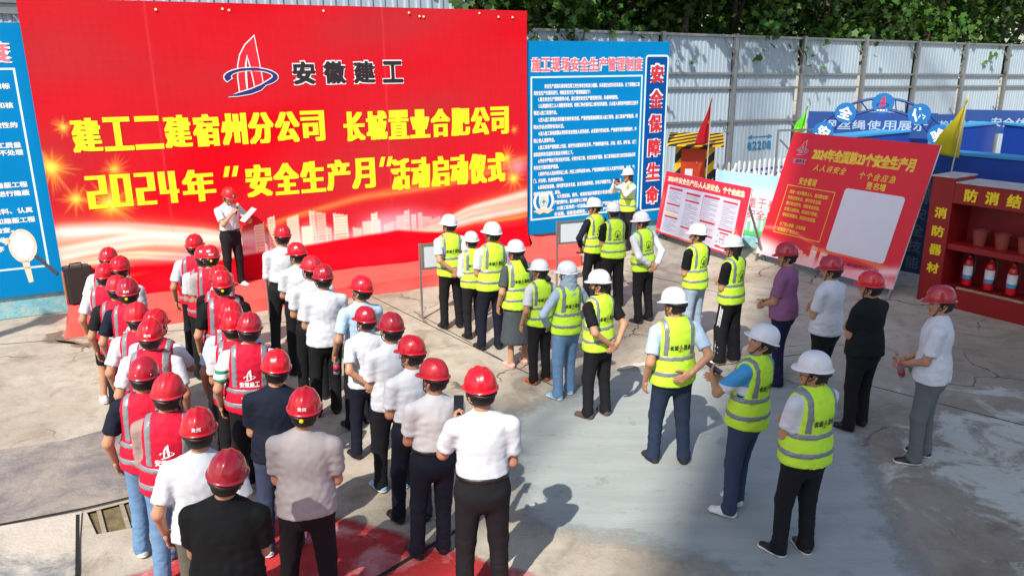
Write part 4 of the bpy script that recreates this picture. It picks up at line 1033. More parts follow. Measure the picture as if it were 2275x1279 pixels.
RULES = [(8.95, 3.42, 11.3, '安全生产直接关系到每位职工的生命安全和身心健康，关系着企业的兴旺和发达，为了保障施工现'), (8.70, 3.29, 10.05, '场安全生产的顺利进行，特制定安全生产管理制度如下：'), (8.81, 3.165, 10.75, '1.建立安全生产管理领导小组，建立健全安全生产管理责任制，形成网络管理。'),
    (8.81, 3.035, 11.28, '2.认真搞好新工人入场教育和培训，特殊工种必须持证上岗培训和教育，凡未进入场教育考核登记注册不'), (8.70, 2.90, 9.25, '得进入施工现场作业。'), (8.81, 2.76, 11.27, '3.进入施工现场必须佩戴合格的安全帽，严禁穿拖鞋高跟鞋进入施工现场，施工现场严禁吸烟，用'), (8.70, 2.62, 9.42, '明火作业必须持有动火证。'),
    (8.81, 2.485, 11.26, '4.进入施工现场要服从领导和安全检查人员的指挥，必须遵守劳动纪律，严格遵守操作规程操作，并'), (8.70, 2.345, 9.2, '制止他人违章作业。'), (8.81, 2.205, 11.26, '5.施工现场严禁随意上吊篮，高空作业要系好安全带，严禁攀爬脚手架、井架、塔吊、脚手板、龙门'), (8.70, 2.065, 9.65, '架和起料的吊篮和吊笼及吊钩等上下。'),
    (8.81, 1.93, 11.25, '6.作业中严格执行安全技术交底，分部分项工程，有安全防护措施，施工现场临边洞口的交底设施必须'), (8.70, 1.795, 9.3, '有安全可靠的防护措施。'), (8.81, 1.66, 11.24, '7.特种作业人员必须持证上岗，持证上岗率达到100%，严禁违章指挥无证人员操作的设备，电焊、气'), (8.70, 1.52, 9.42, '门、开关等，杜绝违章作业。'),
    (8.81, 1.385, 10.9, '8.现场机械设备，临电要有技术交底，技术交底要审批，用电手续要齐全，施工单位'), (8.70, 1.25, 9.35, '检查设备必须验收，断电。'), (9.27, 1.16, 10.95, '9.大型机械，塔吊、电梯安装拆除要设计和验收审批，司机，'), (9.20, 1.035, 10.2, '严禁违章作业，服从指挥与工地统一指挥。'), (9.27, .91, 11.2, '10.施工现场的一切设备、安全设施、严禁他人随意拆除和移动'), (9.20, .785, 10.9, '全设施，设备造成事故，严肃处理。严禁违章指挥')]
def right_board():
    root = thing('notice_board', 'blue site safety rules board to the right of the red banner', 'notice board', BW(0, .0), BROT)
    m = MB(); m.box((8.53, -.02, .40), (12.06, .02, 4.3)); m.build('board_panel', M_BLUEB, root)
    y = -.0235
    m = MB(); m.poly([rrect(11.425, .64, 12.05, 4.03, .07)], y); m.build('title_strip', M_BLUEB2, root)
    m = MB()
    for u in (8.6, 12.0): m.bar((u, .05, .38), (u, .05, 4.32), .05)
    for u in (10.3,): m.bar((u, .06, 3.4), (u, 1.3, .05), .05)
    m.build('frame', M_STEEL, root)
    m = MB(); frame2d(m, 8.63, .70, 11.37, 3.62, .035, y); frame2d(m, 11.425, .64, 12.05, 4.03, .04, y - .003, .08); m.build('border', mat('pale_print', lin(214, 240, 240), .55, .03), root)
    m = MB()
    for u0, v, u1, t in RULES:
        text(m, t, (u0, v - .042, u1, v + .05), y, .03, fit='line')
    m.build('small_lettering', M_WHITETXT, root)
    m = MB(); chars(m, '施工现场安全生产管理制度', (8.63, 3.70, 11.37, 3.99), y, .10, gap=.04); chars(m, '安全保障生命', (11.56, .72, 11.94, 3.92), y - .004, .10, True, gap=.22); m.build('lettering_outline', M_WHITETXT, root)
    m = MB(); chars(m, '施工现场安全生产管理制度', (8.645, 3.715, 11.355, 3.975), y - .003, .035, gap=.09); m.build('lettering', M_PINKTXT, root)
    m = MB(); chars(m, '安全保障生命', (11.585, .745, 11.915, 3.895), y - .007, .045, True, gap=.27); m.build('title_lettering', M_REDTXT, root)
    m = MB(); C = (8.945, 1.06)
    sh = [(-.11, .17), (0, .23), (.11, .17), (.115, .02), (.07, -.12), (0, -.17), (-.07, -.12), (-.115, .02)]; m.poly([[(C[0] + a, C[1] + b) for a, b in sh]], y)
    for s in (-1, 1):
        A = [(C[0] + s * .25 * math.cos(R(a)), C[1] + .03 + .24 * math.sin(R(a))) for a in range(62, -72, -12)]; B = [(C[0] + s * .19 * math.cos(R(a)), C[1] + .03 + .2 * math.sin(R(a))) for a in range(-70, 60, 12)]; m.poly([A + B], y)
    m.build('crest', M_WHITETXT, root)
    m = MB(); m.poly([[(C[0] - .25, C[1] - .17), (C[0] - .1, C[1] - .12), (C[0] + .1, C[1] - .12), (C[0] + .25, C[1] - .17), (C[0] + .18, C[1] - .20), (C[0] + .1, C[1] - .24), (C[0], C[1] - .21), (C[0] - .1, C[1] - .24), (C[0] - .18, C[1] - .20)]], y - .002); m.build('crest_ribbon', mat('cream_print', lin(240, 214, 190), .6), root)
    m = MB()
    for a, b in ((.055, .018), (.018, .055)): m.poly([[(C[0] - a, C[1] - b + .02), (C[0] + a, C[1] - b + .02), (C[0] + a, C[1] + b + .02), (C[0] - a, C[1] + b + .02)]], y - .002 - a * .02)
    ring = [(C[0] + .085 * math.cos(k * .26), C[1] + .02 + .10 * math.sin(k * .26)) for k in range(24)]; r2 = [(C[0] + .072 * math.cos(-k * .26), C[1] + .02 + .087 * math.sin(-k * .26)) for k in range(24)]; m.poly([ring, r2], y - .0025)
    m.build('green_cross', mat('green_print', lin(70, 160, 110), .6), root)
right_board()
def left_board():
    root = thing('notice_board', 'blue rules board cut off at the left of the red banner', 'notice board', BW(0, .0), BROT)
    m = MB(); m.box((-3.6, -.02, .37), (.028, .02, 4.5)); m.build('board_panel', M_BLUEB, root); y = -.0235
    m = MB()
    for u in (-3.55, -.02): m.bar((u, .05, .38), (u, .05, 4.52), .05)
    m.build('frame', M_STEEL, root)
    m = MB(); frame2d(m, -3.4, .80, -.135, 3.86, .03, y); m.build('border', mat('pale_print', lin(214, 240, 240), .55, .03), root)
    m = MB()
    for v, t, u1 in ((3.60, '隐蔽工程验收管理制度严格执行规范和标', -.24), (3.32, '隐蔽工程施工前必须进行技术检测和核', -.24), (3.03, '对关系到结构安全和使用功能以及关键性的', -.23), (2.73, '施工班组必须按图纸和规范保证施工质量', -.23), (2.62, '对检查发现的质量问题不整改的不处理', -.22),
                     (2.13, '未经检查验收合格的工程严禁进入隐蔽工程', -.24), (2.0, '验收不合格的隐蔽工程一律不得进行隐蔽', -.23), (1.73, '隐蔽工程验收应当具备完整的技术资料、认真', -.23), (1.58, '填写隐蔽工程检查验收记录和隐蔽工程', -.22), (1.44, '由项目负责人组织有关人员进行检验查。', -.53), (1.29, '检查合格后由监理单位签字验收', -.64), (1.15, '方可进行下道工序', -.70)):
        text(m, t, (u1 - .105 * len(t), v - .045, u1, v + .045), y, .035, fit='line')
    m.build('small_lettering', M_WHITETXT, root)
    m = MB(); chars(m, '隐蔽工程验收制度', (-2.6, 3.93, -.145, 4.24), y, .10, gap=.02); m.build('lettering_outline', M_WHITETXT, root)
    m = MB(); chars(m, '隐蔽工程验收制度', (-2.58, 3.945, -.165, 4.225), y - .003, .03, gap=.08); m.build('lettering', M_PINKTXT, root)
    C = (-.45, 1.17); m = MB(); m.poly([[(C[0] + .19 * math.cos(k * .2094), C[1] + .27 * math.sin(k * .2094)) for k in range(30)]], y); m.poly([[(-.50, .93), (-.40, .93), (-.39, .58), (-.455, .57)]], y); m.poly([[(-.67, 1.20), (-.60, 1.26), (-.62, 1.32), (-.72, 1.30)]], y); m.build('picture_disc', mat('cream_print', lin(240, 214, 190), .6), root)
    m = MB(); m.poly([[(C[0] + .15 * math.cos(k * .2094), C[1] + .22 * math.sin(k * .2094)) for k in range(30)]], y - .002); m.build('picture_centre', mat('pale_grey_print', lin(226, 228, 230), .6, .12, 12), root)
    m = MB(); m.poly([[(-.33, .98), (-.29, 1.02), (-.03, .68), (-.07, .64)]], y - .0035); m.build('picture_rod', mat('dark_grey_print', lin(70, 72, 78), .6), root)
left_board()

# ---------------------------------------------------------------- corrugated fence
FP = BP - bn * 5.82
def FW(u, off=0, z=0): return FP + bu * u + bn * off + Vector((0, 0, z))
def ftop(u): return 4.96 - .0155 * u
M_SHEET = mat('white_corrugated_sheet', lin(160, 176, 188), .5, .08, 1.6, .05, 20, spec=.4, stretch=(3, 3, .4))
def corr(u0, u1, z0, zf, pitch=.16, depth=.016):
    n = int((u1 - u0) / pitch); V, F = [], []; xs = []
    for i in range(n):
        a = u0 + i * pitch
        for dx, dy in ((0, 0), (.04, 0), (.06, -1), (.10, -1), (.12, 0)): xs.append((a + dx * pitch / .16, dy * depth))
    for x, yv in xs: V += [(x, yv, z0), (x, yv, zf(x))]
    for i in range(len(xs) - 1): F.append([2 * i, 2 * i + 2, 2 * i + 3, 2 * i + 1])
    return V, F
def fence():
    root = thing('site_fence', 'tall white corrugated sheet fence on steel posts behind the yard', 'fence', FW(0), BROT)
    us = [-9, -6, -3, 0, 3, 6, 9.4, 13.2, 16.3, 19.2, 22.2, 25.2, 28.0, 30.8, 33.5, 36.2, 39, 42, 45, 48]
    for a, b in zip(us[:-1], us[1:]):
        V, F = corr(a, b, .02, lambda x: ftop(x)); m = MB(); m.add(V, F); m.build('corrugated_panel', M_SHEET, root)
    for u in us:
        m = MB(); m.box((u - .06, -.15, 0), (u + .06, -.025, ftop(u) + .07)); m.bar((u - .07, -.13, ftop(u) - .55), (u - .45, -.06, ftop(u) - .05), .03); m.bar((u - .07, -.13, 1.6), (u - .45, -.06, 2.1), .03); m.build('post', M_STEEL, root)
    for z, k in ((3.56, 0), (3.12, 0), (2.05, 0), (None, 1)):
        m = MB()
        for a, b in zip(us[:-1], us[1:]):
            za, zb = (ftop(a), ftop(b)) if k else (z - .0155 * (a - 16), z - .0155 * (b - 16)); m.bar((a + .062, -.065, za), (b - .062, -.065, zb), .05, .07)
        m.build('rail', M_STEEL, root)
    m = MB(); u = 20.6; P = 1.12
    m.box((u - .5, -.024, P + .30), (u + .5, -.021, P + .335))
    for s in (-1, 1): m.poly([[(u + s * .36, P + .24), (u + s * .56, P + .317), (u + s * .36, P + .395)][::s]], -.0235)
    chars(m, '电220级', (u - .55, P - .12, u + .55, P + .18), -.0235, .05); m.build('lettering', mat('teal_spray_paint', lin(36, 120, 168), .7, .3, 14), root)
fence()
def tall_shed():
    root = thing('site_shed', 'tall pale corrugated shed wall standing behind the big red banner', 'shed', FW(0, -.35), BROT)
    V, F = corr(-12, 10.05, .02, lambda x: 6.6, .32, .04); m = MB(); m.add(V, F); m.build('corrugated_wall', M_SHEET, root)
    m = MB(); m.box((-12, .10, 0), (10.02, 5, 6.45)); m.build('shed_body', M_SHEET, root)
    m = MB(); m.box((-12, -.35, 5.15), (-.3, -.06, 5.28)); m.box((-12, -.3, 5.0), (-.3, -.07, 5.14)); m.build('eaves_beam', M_STEEL, root)
    m = MB(); m.bar((-1.0, -.3, 5.0), (.4, -.2, 3.9), .07); m.build('brace', mat('dark_steel', (.05, .055, .06), .5, .1), root)
    m = MB(); m.bar((10.2, -.2, 6.4), (10.9, -.25, 4.9), .07); m.build('stay', M_STEEL, root)
tall_shed()

# ---------------------------------------------------------------- electric box, flags, picket fence, light blue sign
def stripes_mat():
    m = bpy.data.materials.new('black_yellow_stripes'); m.use_nodes = True; n, l = m.node_tree.nodes, m.node_tree.links
    tc = n.new('ShaderNodeTexCoord'); d = n.new('ShaderNodeVectorMath'); d.operation = 'DOT_PRODUCT'; d.inputs[1].default_value = (-2.6, 2.6, 2.4); l.new(tc.outputs['Object'], d.inputs[0])
    fr = n.new('ShaderNodeMath'); fr.operation = 'FRACT'; l.new(d.outputs['Value'], fr.inputs[0]); g = n.new('ShaderNodeMath'); g.operation = 'GREATER_THAN'; g.inputs[1].default_value = .5; l.new(fr.outputs[0], g.inputs[0])
    nz = n.new('ShaderNodeTexNoise'); nz.inputs['Scale'].default_value = 9; nz.inputs['Detail'].default_value = 8; l.new(tc.outputs['Object'], nz.inputs['Vector'])
    mx = n.new('ShaderNodeMix'); mx.data_type = 'RGBA'; mx.inputs[6].default_value = (.02, .018, .02, 1); mx.inputs[7].default_value = (*lin(244, 190, 20), 1); l.new(g.outputs[0], mx.inputs[0]); l.new(mx.outputs[2], n['Principled BSDF'].inputs['Base Color']); n['Principled BSDF'].inputs['Roughness'].default_value = .5
    return m
M_STRIPE = stripes_mat(); M_ORANGE = mat('orange_red_steel', lin(206, 62, 26), .45, .07, 3)
def ebox():
    root = thing('electric_box', 'orange site electric box with black and yellow hazard stripes', 'electric box', (4.30, 18.35, 0), (0, 0, R(-14)))
    m = MB(); m.box((-.44, -.4, 0), (.44, .4, 2.05)); m.build('cabinet', M_STRIPE, root)
    m = MB(); m.box((-.30, -.43, .25), (.24, -.405, 1.98), bev=.006); dr = m.build('door', M_ORANGE, root)
    m = MB(); m.box((-.20, -.436, 1.15), (-.03, -.433, 1.52)); m.build('notice', M_WHITETXT, dr)
    m = MB(); m.tube([(.14, -.44, 1.22), (.14, -.47, 1.24), (.14, -.44, 1.30)], .012); m.tube([(.05, -.44, 1.62), (.05, -.47, 1.64), (.05, -.44, 1.68)], .012); m.build('handle', M_ALU, dr)
    V = [(-.62, -.78, 2.06), (.62, -.78, 2.06), (.62, .5, 2.22), (-.62, .5, 2.22)]; V += [(a, b, c + .04) for a, b, c in V]; m = MB(); m.add(V, BOXF); m.build('roof', M_STRIPE, root)
    m = MB(); m.box((-.5, -.9, 0), (.5, -.42, .3), bev=.01); m.build('step', M_STRIPE, root)
ebox()
def flag(name, label, x, y, tip, base, colr, pts, mark=None, lean=0.0):
    root = thing(name, label, 'flag', (x, y, base), (0, 0, 0), 'small flags on poles')
    m = MB(); m.tube([(0, 0, 0), (lean, 0, tip - base)], .013, 8); m.build('pole', mat('weathered_bamboo', lin(196, 190, 180), .6, .1), root)
    # cloth hanging in folds from the top of the pole
    nu, nv = 14, 22; V = []; (w, Lz, dip) = pts
    for i in range(nu):
        for j in range(nv):
            s, t = i / (nu - 1), j / (nv - 1); zt = tip - base - .06 - .02 * t
            X = lean - w * s * (t ** .8); Z = zt - Lz * t + dip * (1 - s) * t * .8 - .06 * s * math.sin(6 * t) ; Y = .07 * math.sin(5 * s + 3.2 * t) * s + .03 * math.sin(9 * s)
            V.append((X, Y, Z))
    F = [[i * nv + j, (i + 1) * nv + j, (i + 1) * nv + j + 1, i * nv + j + 1] for i in range(nu - 1) for j in range(nv - 1)]
    me = mesh_np('cloth', np.array(V), F, [colr]); o = link('cloth', me, root); md = o.modifiers.new('thick', 'SOLIDIFY'); md.thickness = .004
    if mark: 
        m = MB(); m.poly([mark]); m.build('printed_mark', mat('flag_mark', lin(236, 190, 30) if 'red' in label else lin(220, 120, 20), .6), root)
flag('flag', 'drooping red flag on a thin pole before the electric box', 4.28, 17.15, 3.20, 0, mat('red_flag', lin(204, 22, 36), .7, .08, 4, transl=.25), (.29, 1.02, .1), [(-.06, 2.62), (-.02, 2.70), (-.01, 2.62), (-.05, 2.55)], .03)
flag('flag', 'yellow flag hanging on a pole behind the red fire cabinet', 8.10, 14.6, 3.28, 0, mat('yellow_flag', lin(206, 190, 16), .7, .08, 4, transl=.25), (.50, 1.0, -.1), [(.06, 2.60), (.14, 2.64), (.15, 2.50), (.08, 2.46)], .24)
flag('flag', 'small green and yellow flag above the slanted signature board', 6.75, 18.2, 2.98, 0, mat('green_flag', lin(92, 214, 40), .7, .1, 4, transl=.25), (.26, .62, .05), [(-.2, 2.32), (-.02, 2.34), (-.02, 2.45), (-.18, 2.42)], .02)
def pickets(A, B, label):
    A, B = Vector((*A, 0)), Vector((*B, 0)); d = B - A; L = d.length
    root = thing('picket_fence', label, 'fence', A, (0, 0, math.atan2(d.y, d.x)), 'picket fence runs'); n = int(L / .17); MW = M_WHITE; MBL = mat('blue_rail_paint', lin(30, 56, 140), .5, .08)
    m = MB()
    for i in range(n + 1):
        if i == 3: continue
        x = i * L / n; j = rnd.uniform(-.03, .03); m.box((x - .022, -.018, .08), (x + .022, .018, 1.58 + j)); m.add([(x - .022, -.018, 1.58 + j), (x + .022, -.018, 1.58 + j), (x + .022, .018, 1.58 + j), (x - .022, .018, 1.58 + j), (x, 0, 1.64 + j)], [[0, 1, 4], [1, 2, 4], [2, 3, 4], [3, 0, 4]])
    m.bar((3 * L / n - .18, 0, .9), (3 * L / n + .08, 0, 1.6), .045); m.build('pickets', MW, root)
    for z in (.35, 1.22, 1.36)[:3 if L > 1.5 else 2]:
        m = MB(); m.box((-.03, .02, z), (L + .03, .06, z + .055)); m.build('rail', MBL, root)
    for x in (0, L):
        m = MB(); m.box((x - .04, .022, 0), (x + .04, .10, 1.5)); m.build('post', MBL, root)
pickets((4.75, 17.95), (7.3, 19.6), 'white picket fence with blue rails in front of corrugated fence')
pickets((4.58, 17.35), (6.6, 15.6), 'white picket fence with blue rails behind the pale blue sign')
def tilted(name, label, cat, A, az, lean):
    return thing(name, label, cat, (*A, 0), (R(-lean), 0, R(90 - az)))
def pale_print(U, V):
    c = np.ones(U.shape + (3,)) * np.array(lin(168, 214, 228)); c = over(c, lin(226, 236, 238), sstep(1.45, .9, V)); c = over(c, lin(240, 244, 244), np.exp(-((U - .5) / .3) ** 2 - ((V - 1.18) / .1) ** 2) * .6)
    rr = random.Random(9); u = .05
    while u < 1.95:
        w = rr.uniform(.05, .12); h = rr.uniform(.12, .34); c = over(c, lin(90, 190, 150), ((U > u) & (U < u + w) & (V < .42 + h) & (V > .3)) * .8); u += w * 1.5
    c = over(c, lin(86, 190, 90), sstep(.42, .38, V - .04 * np.sin(5 * U))); c = over(c, lin(30, 120, 190), sstep(.28, .25, V)); return c
def pale_sign():
    root = tilted('sign_board', 'pale blue safety sign with green skyline between red boards', 'sign', (4.50, 17.25), 139, 5)
    mm = mat('sign_print', (1, 1, 1), .5, .02, attr='tint'); m = MB(); m.box((0, .002, .12), (2.0, .03, 1.58)); m.build('board_panel', M_WHITE, root)
    painted('printed_sheet', 0, .12, 2.0, 1.58, .02, pale_print, root, mm, y=-.002)
    m = MB(); chars(m, '责任重于泰山', (.33, .87, 1.78, 1.08), -.006, .01); chars(m, '守住安全底线', (.33, .63, 1.78, .84), -.006, .01); m.build('lettering', mat('dusty_pink_print', lin(206, 96, 112), .6), root)
    m = MB(); m.box((.05, .035, 0), (.09, .07, 1.5)); m.box((1.91, .035, 0), (1.95, .07, 1.5)); m.build('frame', M_STEEL, root)
    m = MB(); chars(m, '安全生产人人有责', (.9, .145, 1.75, .225), -.006, .02); m.build('small_lettering', M_WHITETXT, root)
pale_sign()
# ---------------------------------------------------------------- slanted red boards on easels
def rb1_print(U, V):
    c = np.ones(U.shape + (3,)) * np.array(lin(216, 44, 66)); c = over(c, lin(240, 150, 80), np.exp(-((U - 2.62 - .15 * np.sin(5 * V)) / .05) ** 2) * sstep(1.1, .4, V) * .8); c = over(c, lin(240, 140, 80), np.exp(-((U - .07) / .03) ** 2) * sstep(.6, .9, V) * sstep(1.2, .9, V) * .6)
    return over(c, lin(244, 180, 140), np.exp(-((V - .22 - .03 * np.sin(4 * U)) / .02) ** 2) * .5)
def rb1_paper(U, V):
    c = np.ones(U.shape + (3,)) * np.array(lin(200, 198, 214)); H, G1 = lin(186, 20, 54), lin(104, 106, 134)
    def lines(u0, u1, v0, v1, seed, col=G1, st=.034):
        nonlocal c
        k = np.floor((V - v0) / st); end = u1 - (u1 - u0) * .5 * np.abs(np.sin(k * 7.3 + seed)) ** 4; on = (U > u0) & (U < end) & (V > v0) & (V < v1) & (np.sin((V - v0) * 2 * math.pi / st) > .0) & (np.sin(U * 190 + k * 3 + seed) > -.75); c = over(c, col, on * .7)
    def bar(u0, u1, v, h=.022):
        nonlocal c
        c = over(c, H, ((U > u0) & (U < u1) & (np.abs(V - v) < h)) * .95)
    for i, (u0, u1, bars) in enumerate(((.24, .72, (1.20, .86, .58)), (.86, 1.34, (1.17, 1.02, .44)), (1.46, 1.96, (1.20, .68, .40)), (2.08, 2.52, (1.18, .62, .27)))):
        bs = list(bars) + [.2]
        for k, b in enumerate(bars):
            bar(u0, u1, b); lines(u0 + .01, u1 - .01, bs[k + 1] + .05, b - .05, i * 3 + k, lin(206, 120, 150) if (i, k) in ((1, 2), (2, 2)) else G1)
    c = over(c, lin(246, 206, 120), ((U > .24) & (U < .72) & (np.abs(V - .66) < .018)) * .9); c = over(c, lin(170, 90, 120), ((np.abs(U - 1.445) < .006) & (V > .74) & (V < 1.2)))
    c = c; blank = (U > 2.06) & (U < 2.54) & (V > .31) & (V < .58); c = over(c, lin(202, 202, 214), blank)
    for j, v in enumerate((.49, .36)):
        for k in range(5):
            col = [(110, 190, 190), (222, 170, 190), (216, 120, 160), (90, 190, 170), (170, 160, 190)][(k + 2 * j) % 5]; c = over(c, lin(*col), np.exp(-(np.hypot(U - 2.11 - k * .095, V - v) / .03) ** 6))
    bar(2.14, 2.42, .55, .014); bar(2.16, 2.40, .425, .012); return c
def easel(root, w, H, lean, foot=.55):
    m = MB()
    for x in (.03, w - .03): m.bar((x, .03, .0), (x, .03, H - .02), .035)
    m.bar((.03, .03, .22), (w - .03, .03, .22), .03); m.bar((.03, .03, H - .05), (w - .03, .03, H - .05), .03); m.build('frame', M_STEEL, root)
    c, s_ = math.cos(R(lean)), math.sin(R(lean)); zt = H * .8; yt = .05
    Yf = yt * c + zt * s_ + foot
    for x in (.06, w - .06):
        m = MB(); m.bar((x, yt, zt), (x, Yf * c, Yf * s_), .035); m.build('leg', M_STEEL, root)
def rboard1():
    root = tilted('display_board', 'slanted red framed notice board full of small print columns', 'display board', (3.26, 17.46), 155.5, 9.5); w = 2.8
    mm = mat('sign_print', (1, 1, 1), .5, .02, attr='tint'); m = MB(); m.box((0, .001, .16), (w, .025, 1.55)); m.build('board_panel', M_WHITE, root)
    painted('printed_sheet', 0, .16, w, 1.55, .02, rb1_print, root, mm, y=-.002); painted('paper_sheet', .17, .2, 2.57, 1.27, .008, rb1_paper, root, mm, y=-.005)
    m = MB(); text(m, '2024年安全生产月:人人讲安全，个个会应急', (.12, 1.33, 2.66, 1.47), -.006, .05, fit='line'); m.build('lettering', mat('cream_lettering', lin(250, 232, 196), .55), root); easel(root, w, 1.55, 9.5)
rboard1()
def rb2_print(U, V):
    c = np.ones(U.shape + (3,)) * np.array(lin(214, 34, 50)); c = over(c, lin(228, 22, 46), sstep(0, .8, vnoise(U, V, 7, 1.2, 2)) * .7)
    c = ribbon(c, U, V, ((-.1, .70), (.6, .78), (1.2, .62)), .05, .03, lin(250, 120, 110), lin(240, 60, 60), 1); c = over(c, lin(248, 224, 224), sstep(.62, .30, V + .12 * U) * sstep(1.2, .2, U) * .95)
    c = skyline(c, U, V, .8, 1.9, .26, .36, 21, lin(248, 226, 210), .7); c = over(c, lin(244, 190, 200), sstep(.42, .2, V) * .85); c = ribbon(c, U, V, ((1.3, .52), (2.2, .56), (3.2, .44)), .04, .05, ORANGE, lin(232, 90, 50), 2)
    c = ribbon(c, U, V, ((2.3, .28), (3.2, .5)), .05, .09, lin(248, 200, 200), PINK, 4); return c
def rboard2():
    root = tilted('display_board', 'large slanted red signature board with a blank white panel', 'display board', (4.9, 15.33), 151.7, 18); w = 3.1
    mm = mat('sign_print', (1, 1, 1), .5, .02, attr='tint'); m = MB(); m.box((0, .001, .17), (w, .03, 2.66)); m.build('board_panel', M_WHITE, root); painted('printed_sheet', 0, .17, w, 2.66, .02, rb2_print, root, mm, y=-.002); y = -.006
    m = MB(); m.poly([rrect(1.58, .55, 2.80, 1.73, .06)], y); m.build('signature_panel', mat('blank_white_panel', lin(214, 218, 226), .45, .02), root)
    m = MB(); text(m, '2024年全国第23个安全生产月', (.62, 2.16, 2.78, 2.40), y, .045); chars(m, '人人讲安全', (.72, 1.96, 1.48, 2.09), y, .01, gap=.2, slant=.2); chars(m, '个个会应急', (1.74, 1.93, 2.52, 2.06), y, .01, gap=.2, slant=.2); chars(m, '安全誓词', (.50, 1.66, .92, 1.80), y, .02); chars(m, '签名墙', (1.98, 1.77, 2.38, 1.90), y, .02)
    frame2d(m, .26, .66, 1.40, 1.62, .012, y)
    for k, t in enumerate(('我是一名安徽建工人，我郑重宣誓：', '时刻注意安全，遵守安全法规，', '履行安全职责，提高安全技能，', '杜绝三违现象，保证四不伤害，', '强化红线意识，促进安全发展。', '为了家人幸福、企业发展', '安徽建工“安全人”')): v = 1.50 - .115 * k - (.07 if k > 4 else 0); text(m, t, (.36, v - .04, .36 + .058 * len(t), v + .035), y, .015, fit='line')
    m.build('lettering', mat('gold_lettering', lin(236, 206, 66), .5, .05), root)
    sail, sw = emblem(.36, 2.37, .27); m = MB(); m.poly([grow(sail, .007)], y + .002); m.poly([grow(sw, .006)], y - .001); chars(m, '安徽建工', (.20, 2.06, .52, 2.15), y + .002, .06); m.build('white_outline', M_WHITETXT, root)
    m = MB(); m.poly([sail], y - .001); m.build('emblem_tower', mat('emblem_red', lin(224, 26, 48), .5, .03), root); m = MB(); m.poly([sw], y - .004); chars(m, '安徽建工', (.205, 2.065, .515, 2.145), y - .002, .02); m.build('emblem_ring', M_NAVYTXT, root)
    m = MB(); text(m, '安徽建工二建宿州分公司', (1.55, .37, 2.75, .44), y, .02, fit='line'); m.build('small_lettering', mat('plum_print', lin(120, 40, 60), .6), root); easel(root, w, 2.66, 18, .7)
rboard2()
m = MB(); m.bar((0, 0, 0), (0, 0, 2.42), .04); m.bar((0, 0, 2.40), (1.1, .3, 2.40), .04); m.bar((1.1, .3, 0), (1.1, .3, 2.42), .04); m.bar((.05, 0, 2.2), (.6, .15, 1.7), .03)
tag(m.build('steel_frame', M_STEEL, None, (5.95, 17.6, 0)), 'bare galvanised steel frame rising behind the slanted signature board', 'frame')

